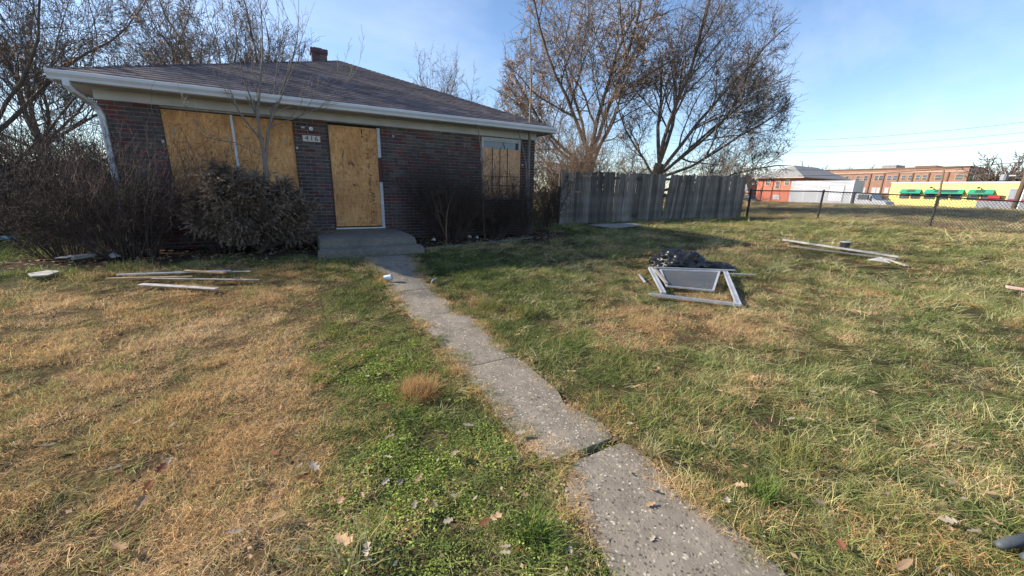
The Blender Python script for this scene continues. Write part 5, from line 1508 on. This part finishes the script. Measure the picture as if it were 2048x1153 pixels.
LM = [leaf_mesh('oak', k, MT['leaf_oak']) for k in range(4)] + [leaf_mesh('oak' if k else 'oval', 10 + k, MT['leaf_pale']) for k in range(3)] + [leaf_mesh('oak', 20, MT['leaf_red']), leaf_mesh('oval', 21, MT['leaf_oak'])]
def ray_ground(pxl, pyl):
    f_ = 771.58; d = F * f_ + RR * (pxl - 1024) + UU * (576.5 - pyl); d.normalize(); k = .5
    while k < 60:
        p = CAM + d * k
        if p.z < G(p.x, p.y) + .03: return p
        k *= 1.004
    return CAM + d * k
spots = [(95, 900, 5, .10), (630, 943, 5, .09), (680, 985, 0, .08), (740, 930, 7, .07), (776, 922, 5, .06), (838, 965, 0, .08), (835, 970, 8, .06), (555, 1045, 0, .12), (690, 1090, 0, .13), (735, 1108, 5, .09), (935, 858, 6, .09), (890, 880, 0, .06), (913, 912, 1, .05), (990, 1045, 2, .10), (772, 972, 5, .06), (800, 975, 5, .07), (470, 1075, 5, .08), (240, 1105, 0, .11), (600, 940, 5, .06), (735, 760, 5, .08), (775, 820, 7, .06), (360, 900, 6, .06), (345, 860, 6, .07), (960, 780, 6, .04), (1035, 675, 1, .08), (1280, 712, 0, .05), (1500, 770, 7, .08), (1580, 845, 6, .08), (1625, 790, 5, .08), (1565, 950, 0, .07), (1745, 850, 0, .07), (1755, 725, 5, .08), (1740, 790, 3, .07), (1900, 975, 5, .06), (1680, 1100, 7, .10), (1805, 1140, 8, .12), (1230, 880, 5, .05), (1258, 855, 5, .05), (1290, 875, 6, .05), (1085, 922, 5, .06), (1110, 925, 5, .05), (830, 1020, 5, .06), (870, 1020, 5, .06), (896, 1052, 5, .06), (1010, 1105, 5, .06), (1140, 1110, 5, .05), (1000, 930, 1, .05), (215, 660, 7, .07), (430, 580, 8, .06), (110, 640, 7, .07), (90, 700, 7, .06), (640, 690, 5, .06), (725, 1000, 2, .07), (1050, 1000, 0, .05), (1690, 640, 7, .09), (1800, 620, 1, .06), (1960, 700, 5, .06), (1600, 700, 8, .06), (1640, 555, 7, .06), (1970, 565, 7, .09), (300, 980, 7, .08), (180, 780, 5, .06), (520, 780, 5, .06), (420, 720, 5, .05), (560, 860, 6, .07), (1860, 900, 2, .08), (1480, 980, 1, .08), (1420, 900, 5, .06), (1300, 1010, 0, .07), (1980, 1050, 0, .09)]
for i_ in range(46):
    lf_ = rnd.random() < .62
    spots.append((rnd.uniform(120, 1120) if lf_ else rnd.uniform(1250, 2030), rnd.uniform(690, 1130), rnd.choice((0, 1, 2, 3, 5, 6, 5, 7, 8)), rnd.uniform(.05, .095)))
KN = ['curled tan oak leaf', 'pale grey curled leaf', 'dark reddish dead leaf', 'narrow brown dead leaf']
LEAF = {}
for (x_, y_, k, sz) in spots:
    p = ray_ground(x_, y_)
    o = link('fallen_leaf', LM[k], None, (p.x, p.y, G(p.x, p.y) + (.026 if np.interp(-p.y, LV, LX) < p.x < np.interp(-p.y, RV, RX) else .056)))
    o.rotation_euler = (rnd.uniform(-.3, .3), rnd.uniform(-.3, .3), rnd.uniform(0, 6.3)); sz *= .85; o.scale = (sz, sz * rnd.uniform(.6, .95), sz)
    kd = KN[0] if k < 4 else KN[1] if k < 7 else KN[2] if k == 7 else KN[3]
    v_ = -p.y; wl, wr_ = np.interp(v_, LV, LX), np.interp(v_, RV, RX)
    reg = ('near' if v_ > 7.45 else 'middle' if v_ > 6.3 else 'far') + ' lawn ' + ('left of walk' if p.x < (wl + wr_) / 2 else 'right of walk')
    LEAF.setdefault((kd, reg), []).append((x_, o))
ORD = ['leftmost', 'second from left', 'third from left', 'fourth from left', 'fifth from left', 'sixth from left', 'seventh from left', 'eighth from left', 'ninth from left', 'tenth from left', 'eleventh from left', 'twelfth from left', 'thirteenth from left', 'fourteenth from left', 'fifteenth from left', 'sixteenth from left', 'seventeenth from left', 'eighteenth from left', 'nineteenth from left', 'twentieth from left'] + ['%dth from left' % q for q in range(21, 60)]
for (kd, reg), lst in LEAF.items():
    lst.sort(key=lambda t: t[0])
    for i, (x_, o) in enumerate(lst):
        tag(o, kd + ' on the ' + reg + ('' if len(lst) == 1 else ', ' + ORD[i]), 'leaf', 'fallen leaves on the lawn')
# litter too small to count
vs = []; n = 0
def scatter_leaf(x, y, s, z=.02):
    a = rnd.uniform(0, 6.3); c, s_ = math.cos(a) * s, math.sin(a) * s; b0 = G(x, y) + z
    t1, t2 = rnd.uniform(-.6, .6) * s, rnd.uniform(-.6, .6) * s
    vs.extend([(x - c, y - s_, b0 + abs(t1)), (x + s_ * .5, y - c * .5, b0), (x + c, y + s_, b0 + abs(t2)), (x - s_ * .5, y + c * .5, b0 + .006)])
mats_i = []
for i in range(9000):
    t = rnd.random()
    if t < .20: x, y, s = rnd.uniform(-5.3, 4.4), -abs(rnd.gauss(.9, .55)), rnd.uniform(.015, .04)
    elif t < .36:
        y = -rnd.uniform(2.1, 9); x = (float(np.interp(-y, LV, LX)) if rnd.random() < .5 else float(np.interp(-y, RV, RX))) + rnd.gauss(0, .05); s = rnd.uniform(.006, .018)
    elif t < .62: 
        x, y, s = rnd.uniform(14, 40), rnd.uniform(-14, 20), rnd.uniform(.03, .075)
    elif t < .67:
        k = rnd.choice((0, 1, 2)); f = rnd.random(); q = CP[k].lerp(CP[k + 1], f); x, y, s = q.x + rnd.gauss(0, .18), q.y + rnd.gauss(0, .18), rnd.uniform(.03, .07)
    else:
        x, y = rnd.uniform(-4.6, 7) , -(9.0 - 7.2 * rnd.random() ** 1.3); s = rnd.uniform(.006, .020)
    if -1.3 < x < .4 and -1.95 < y < 0: continue
    if y < -2.05 and np.interp(-y, LV, LX) + .03 < x < np.interp(-y, RV, RX) - .03 and rnd.random() < .93: continue
    scatter_leaf(x, y, s, .05 if t > .67 else .018 if t < .36 and t >= .20 else .03)
    mats_i.append(0 if rnd.random() < .55 else 1 if rnd.random() < .55 else 2)
lit = link('leaf_litter', nmesh('leaf_litter', np.array(vs), np.arange(len(vs)).reshape(-1, 4), 4, [MT['leaf_oak'], MT['leaf_pale'], MT['leaf_red']], mats_i))
tag(lit, 'scattered dead leaf litter in the bed and over the grass', 'leaves', kind='stuff')

# ------------------------------------------------------------------ beyond the field
def win(parent, face, a, b_, z0, z1, m='glass', fr='white_paint', fw=.12, axis='x', dep=.10):
    """window on a wall facing -X (axis 'x', a/b are y) or facing -Y (axis 'y', a/b are x)"""
    o = MB()
    def bx(p, q, r_, s_, t0, t1):
        if axis == 'x': o.box(face + t0, face + t1, p, q, r_, s_)
        else: o.box(p, q, face + t0, face + t1, r_, s_)
    bx(a - fw, a, z0 - fw, z1 + fw, -dep, .02); bx(b_, b_ + fw, z0 - fw, z1 + fw, -dep, .02)
    bx(a, b_, z1, z1 + fw, -dep, .02); bx(a, b_, z0 - fw, z0, -dep, .02)
    if z1 - z0 > .7: bx(a, b_, (z0 + z1) / 2 - .04, (z0 + z1) / 2 + .04, -dep * .8, .02)
    w_ = o.build('window', MT[fr], parent)
    o = MB(); bx(a, b_, z0, z1, -.03, -.01); o.build('pane', MT[m], w_)
    return w_
SZ = STREET
# orange house
oh = empty('orange_house', (87, 37, SZ)); tag(oh, 'two storey orange brick house with grey hipped roof past the field', 'house')
MB().box(87, 106, 32.8, 41.0, SZ, 5.25).build('wall', MT['orange_brick'], oh)
rm = MB(); e0, e1, f0, f1, ze = 86.1, 106.9, 31.9, 41.9, 5.25
rm.add([(e0, f0, ze), (e1, f0, ze), (e1, f1, ze), (e0, f1, ze), (91.6, 36.9, 7.85), (101.9, 36.9, 7.85)], [(0, 1, 5, 4), (1, 2, 5), (2, 3, 4, 5), (3, 0, 4), (0, 3, 2, 1)])
orf = rm.build('roof', MT['grey_roof'], oh)
MB().box(e0 - .05, e1 + .05, f0 - .05, f0 + .1, ze - .18, ze - .005).box(e0 - .05, e0 + .1, f0 + .1, f1, ze - .18, ze - .005).build('eave_trim', MT['stone_band'], oh)
MB().tube([(92.4, 36.9, 7.6), (92.4, 36.9, 8.35)], .12, 8).build('vent_pipe', MT['white_paint'], orf)
for (a, b_, z0, z1) in ((38.45, 39.25, 3.75, 4.75), (36.45, 37.2, 3.0, 4.45), (34.7, 35.5, 3.75, 4.85)): win(oh, 87, a, b_, z0, z1, fr='stone_band')
win(oh, 87, 36.2, 37.2, .95, 1.6, 'truck_white', 'white_paint')
for x_ in (89, 91.5, 94, 97, 100): win(oh, 32.8, x_, x_ + .8, 3.6, 4.7, fr='stone_band', axis='y')
for y_ in (37.75, 39.8): MB().box(86.88, 86.99, y_, y_ + .12, SZ, 5.0).build('drain_pipe', MT['brown_trim'], oh)
MB().tube([(86.7, 40.4, SZ), (86.7, 40.4, 3.1)], .06, 6).tube([(86.7, 40.0, SZ), (86.7, 40.0, 3.2)], .06, 6).build('vent_stack', MT['brown_trim'], oh)
# low garage and car left of it
gg = empty('garage', (88, 44.5, SZ)); tag(gg, 'low garage with grey gable roof left of the orange house', 'garage')
MB().box(86, 92, 42.2, 47, SZ, 2.1).build('wall', MT['orange_brick'], gg)
MB().add([(85.6, 41.9, 2.1), (92.4, 41.9, 2.1), (92.4, 47.3, 2.1), (85.6, 47.3, 2.1), (85.6, 42.6, 3.9), (92.4, 42.6, 3.9)], [(0, 1, 5, 4), (2, 3, 4, 5), (0, 4, 3), (1, 2, 5), (0, 3, 2, 1)]).build('roof', MT['grey_roof'], gg)
MB().box(85.96, 86, 43.0, 44.8, SZ, 1.7).build('garage_door', MT['white_paint'], gg)
def car(base, label, m, h=1.5):
    c = empty('parked_car', base); tag(c, label, 'car'); x, y, z = base
    prof = [(-2.1, .3), (-2.15, .75), (-1.4, .95), (-.8, h), (.9, h), (1.6, .95), (2.2, .85), (2.2, .3)]
    vs = [(x - .85, y + p, z + q) for p, q in prof] + [(x + .85, y + p, z + q) for p, q in prof]; n = len(prof)
    MB().add(vs, [tuple(range(n)), tuple(range(n, 2 * n))[::-1]] + [(i, (i + 1) % n, n + (i + 1) % n, n + i) for i in range(n)]).build('body', MT[m], c, bevel=.05)
    gl = [(-1.15, 1.0), (-.72, h - .07), (.82, h - .07), (1.35, 1.0)]
    MB().add([(x - .865, y + p, z + q) for p, q in gl] + [(x - .84, y + p, z + q) for p, q in gl], [(0, 1, 2, 3), (7, 6, 5, 4)] + [(i, (i + 1) % 4, 4 + (i + 1) % 4, 4 + i) for i in range(4)]).build('side_window', MT['glass'], c)
    for p in (-1.4, 1.4):
        for s_ in (-.78, .62): MB().tube([(x + s_, y + p, z + .32), (x + s_ + .18, y + p, z + .32)], .32, 14).build('wheel', MT['rubber'], c)
car((80, 38.6, SZ), 'dark blue car parked left of the orange house', 'blue_paint', 1.75)
# white box truck
bt = empty('box_truck', (54.6, 12, SZ)); tag(bt, 'white box truck parked along the street before the orange house', 'truck')
bx_ = MB().box(53.4, 55.9, 11.45, 17.9, SZ + .95, 3.42).build('cargo_box', MT['truck_white'], bt, bevel=.03)
MB().box(53.37, 53.396, 12.35, 13.7, 1.15, 2.78).build('side_door', MT['white_paint'], bx_)
MB().box(53.36, 53.369, 12.28, 12.34, 1.1, 2.85).box(53.36, 53.369, 13.71, 13.77, 1.1, 2.85).box(53.36, 53.369, 12.34, 13.71, 2.79, 2.85).build('door_trim', MT['truck_grey'], bx_)
for y_ in (14.8, 16.3, 11.5): MB().box(53.38, 53.398, y_, y_ + .06, 1.0, 3.35).build('panel_rib', MT['gutter'], bx_)
cp_ = [(11.2, .45), (11.2, 2.05), (10.95, 2.1), (9.95, 2.1), (9.45, 1.45), (8.5, 1.25), (8.3, .9), (8.3, .45)]
vs = [(53.55, y_, SZ + z_ + .05) for y_, z_ in cp_] + [(55.75, y_, SZ + z_ + .05) for y_, z_ in cp_]; n = len(cp_)
cab = MB().add(vs, [tuple(range(n)), tuple(range(n, 2 * n))[::-1]] + [(i, (i + 1) % n, n + (i + 1) % n, n + i) for i in range(n)]).build('cab', MT['truck_white'], bt, bevel=.05)
z1_ = SZ + .05
MB().add([(53.53, 10.95, z1_ + 1.42), (53.53, 10.95, z1_ + 1.98), (53.53, 10.10, z1_ + 1.98), (53.53, 9.85, z1_ + 1.42), (53.56, 10.95, z1_ + 1.42), (53.56, 10.95, z1_ + 1.98), (53.56, 10.10, z1_ + 1.98), (53.56, 9.85, z1_ + 1.42)], [(0, 1, 2, 3), (7, 6, 5, 4)] + [(i, (i + 1) % 4, 4 + (i + 1) % 4, 4 + i) for i in range(4)]).build('side_window', MT['glass'], cab)
MB().add([(53.62, 9.90, z1_ + 2.05), (55.68, 9.90, z1_ + 2.05), (55.68, 9.44, z1_ + 1.50), (53.62, 9.44, z1_ + 1.50)], [(0, 1, 2, 3)]).build('windscreen', MT['glass'], cab)
MB().bar((53.3, 9.95, z1_ + 1.45), (53.3, 9.95, z1_ + 1.95), .08, .18).build('mirror', MT['rubber'], cab)
MB().box(53.7, 55.6, 8.25, 17.8, SZ + .4, SZ + .9).build('chassis', MT['rubber'], bt)
for y_ in (9.2, 15.6, 16.4):
    for x_ in (53.5, 55.45): MB().tube([(x_, y_, SZ + .5), (x_ + .28, y_, SZ + .5)], .5, 16).build('wheel', MT['rubber'], bt)
# yellow building
yb = empty('yellow_building', (73.4, 5, SZ)); tag(yb, 'long low yellow commercial building with three green awnings', 'building')
MB().box(73.4, 90, -14, 14.6, SZ, 3.68).build('wall', MT['yellow_wall'], yb)
MB().box(73.3, 90.1, -14.1, 14.7, 3.682, 3.80).build('parapet_cap', MT['gutter'], yb)
for (a, b_, c0, c1) in ((11.35, 13.4, 11.9, 12.7), (7.4, 10.9, 7.9, 10.0), (4.9, 6.95, 5.6, 6.4)):
    m_ = MB().add([(73.38, a, 2.86), (73.38, b_, 2.86), (72.85, b_ + .05, 2.40), (72.85, a - .05, 2.40), (72.85, a - .05, 2.28), (72.85, b_ + .05, 2.28), (73.38, a, 2.28), (73.38, b_, 2.28)],
                  [(0, 1, 2, 3), (3, 2, 5, 4), (0, 3, 4, 6), (1, 7, 5, 2)])
    aw = m_.build('awning', MT['green_awning'], yb)
    d0 = Vector((-.53, 0, -.46)); 
    def ap(y_, t): return (73.38 + d0.x * t - .012, y_, 2.86 + d0.z * t + .014)
    MB().add([ap(c0, .12), ap(c1, .12), ap(c1, .85), ap(c0, .85)], [(0, 1, 2, 3)]).build('faded_sign', MT['dark_print'], aw)
for (a, b_) in ((12.55, 13.35), (11.45, 12.2), (10.0, 10.9), (8.75, 9.5), (7.6, 8.4), (6.1, 6.95), (4.95, 5.8)): win(yb, 73.4, a, b_, 1.68, 2.35, fr='brown_trim', fw=.07)
for y_ in (10.4, 6.2): MB().tube([(73.4, y_, 3.12), (73.1, y_, 3.15), (72.95, y_, 3.05)], [.05, .06, .14], 8).build('wall_lamp', MT['brown_trim'], yb)
# small grey annexe and a dark bin left of the yellow building
MBo = MB().box(74.5, 82, 17.2, 21.5, SZ, 1.9).build('annexe', MT['truck_grey'], loc=(78, 18, SZ)); tag(MBo, 'low grey shed behind the bonnet of the white truck', 'shed')
hd = shrub('hedge', (72.8, 15.9, SZ), 34, 1.75, (.9, .9), (0, 0, 0), 5, 'dark clipped bush at left end of yellow building', 'twig_dark', r=.03, kids=6, lo=.5, rmin=.02)
# red and grey vehicle at the right edge
tv = empty('flatbed_truck', (60, .8, SZ)); tag(tv, 'grey flatbed truck with red rail at the right picture edge', 'truck')
MB().box(60, 62.2, -6, 3.4, SZ + .8, 1.55).build('bed', MT['truck_grey'], tv, bevel=.03)
MB().box(59.95, 62.25, -6, 3.6, 1.552, 1.70).build('rail', MT['red_paint'], tv)
MB().box(60.1, 62.1, 1.9, 2.8, 1.702, 2.1).build('tool_box', MT['red_paint'], tv, bevel=.08)
MB().box(60.1, 62.1, -5.5, 1.5, 1.702, 2.75).build('cargo_body', MT['truck_grey'], tv, bevel=.05)
for y_ in (2.6, -4): MB().tube([(59.98, y_, SZ + .5), (60.3, y_, SZ + .5)], .5, 14).build('wheel', MT['rubber'], tv)
# brick building
bb = empty('brick_building', (140, 34, 0)); tag(bb, 'long brown brick building with rows of windows on the horizon', 'building')
MB().box(140, 153.4, 22.2, 52, -.5, 9.1).build('wall', MT['tan_brick'], bb)
MB().box(139.9, 153.5, 22.1, 52.1, 9.102, 9.45).build('parapet', MT['brown_trim'], bb)
MB().box(139.88, 139.998, 22.2, 52, 8.15, 8.4).build('stone_band', MT['stone_band'], bb)
MB().box(153.5, 172, 24, 40, -.5, 8.3).build('rear_wing', MT['brown_trim'], bb)
ys = [43.0, 41.2, 38.85, 37.0, 34.9, 33.3, 31.2, 29.9, 28.5]
for y_ in (43.4, 41.6, 39.3, 38.3, 36.6, 35.4, 33.7, 32.4, 31.0, 29.7, 27.2, 23.7, 46, 48):
    win(bb, 140, y_ - (.6 if y_ > 28 else .9), y_ + (.2 if y_ > 28 else .4), 6.25, 7.45, fr='stone_band', fw=.08, dep=.06)
    win(bb, 140, y_ - .6, y_ + .2, 2.9, 4.3, 'truck_white', 'stone_band', fw=.08, dep=.06)
for y_ in (40.3, 37.45, 34.5, 31.7, 28.7, 25.3): MB().box(139.82, 139.87, y_, y_ + .25, 0, 8.1).build('drain_pipe', MT['brown_trim'], bb)
win(bb, 22.2, 144, 145.5, 6.2, 7.4, fr='stone_band', axis='y'); win(bb, 22.2, 148, 149.5, 6.2, 7.4, fr='stone_band', axis='y')
MB().box(143, 149, 36.5, 39.5, 9.46, 10.4).build('roof_plant', MT['truck_grey'], bb); MB().box(144, 150, 29, 33, 9.46, 10.0).build('roof_plant', MT['brown_trim'], bb)
# far trees
for (x_, y_, h_, w_2, lab) in ((99, 52, 9.5, 9, 'far bare tree left behind the orange house'), (125, 49, 11, 10, 'far bare tree between orange house and brick building'), (165, 50, 12, 10, 'far bare tree over the left of brick building roof'), (110, 11, 11, 9, 'far bare tree at the right edge behind utility pole'), (120, 45, 9, 8, 'smaller far bare tree right of orange house roof'), (112, 56, 11, 10, 'far bare tree filling the gap left of the orange house'), (175, 22, 13, 12, 'far bare tree behind right end of brick building'), (185, 8, 13, 12, 'far bare tree above the yellow building at right edge'), (180, 62, 13, 12, 'far bare tree above left end of brick building')):
    pf_ = simple_tree((x_, y_, .2), h_, w_2, lab, nl=8, P=dict(PF, rmin=.03, levels=4, kids=[7, 6, 5, 0]), r=.3, trunk=.25) if h_ == 9.5 else dup(pf_, (x_, y_, .2), x_, h_ / 9.5, lab)

# utility poles and wires
def pole(x_, y_, zt, r, lab, lean=(0, 0)):
    u = empty('utility_pole', gp(x_, y_)); tag(u, lab, 'utility pole')
    z0 = G(x_, y_)
    MB().tube([(x_, y_, z0 - .2), (x_ + lean[0], y_ + lean[1], zt)], [r, r * .75], 10).build('pole', MT['pole_wood'], u, smooth=True)
    return u
up1 = pole(46.5, -1.25, 10.5, .16, 'leaning wooden utility pole at the right picture edge', (0, -.35))
MB().tube([(46.4, -.35, 3.1), (46.4, -.35, 3.55)], .2, 10).build('transformer', MT['truck_grey'], up1)
MB().bar((46.4, -.9, 3.45), (46.4, -.35, 3.45), .06, .08).build('bracket', MT['steel'], up1)
MB().tube([(46.35, -1.5, 1.0), (46.35, -1.55, 2.6)], .05, 6).build('conduit', MT['gutter'], up1)
pole(46.5, 2.75, 3.95, .09, 'slim wooden utility pole before the yellow building', (0, .28))
WIR = [((7.5, 16.1), (7.1, 6.75), 'highest utility wire across the right sky'), ((6.81, 16.0), (6.48, .8), 'second utility wire from the top in right sky'), ((6.3, 16.05), (5.94, -.8), 'third utility wire from the top in right sky'), ((4.34, 11.44), (4.76, .14), 'utility wire sloping up to the leaning pole'), ((3.75, 9.0), (4.45, -1.12), 'low thick utility cable ending at the leaning pole'), ((4.28, 14.0), (4.2, 2.9), 'low utility wire crossing the orange house roof')]
for k, ((za_, ya), (zb_, yb_), lab) in enumerate(WIR):
    pts = []
    sl_ = (zb_ - za_) / (yb_ - ya)
    y_s, y_e = (34, -1.5) if k in (0, 1, 2, 3, 5) else (14, -1.5)
    for i in range(25):
        t = i / 24; y_ = y_s + (y_e - y_s) * t
        z_ = za_ + sl_ * (y_ - ya) 
        q = (y_ - ya) * (y_ - yb_) * .004
        pts.append((46.5, y_, z_ + q))
    o = MB().tube(pts, .022 if k == 4 else .012, 5).build('utility_wire', MT['rubber'], loc=pts[-1]); tag(o, lab, 'wire')
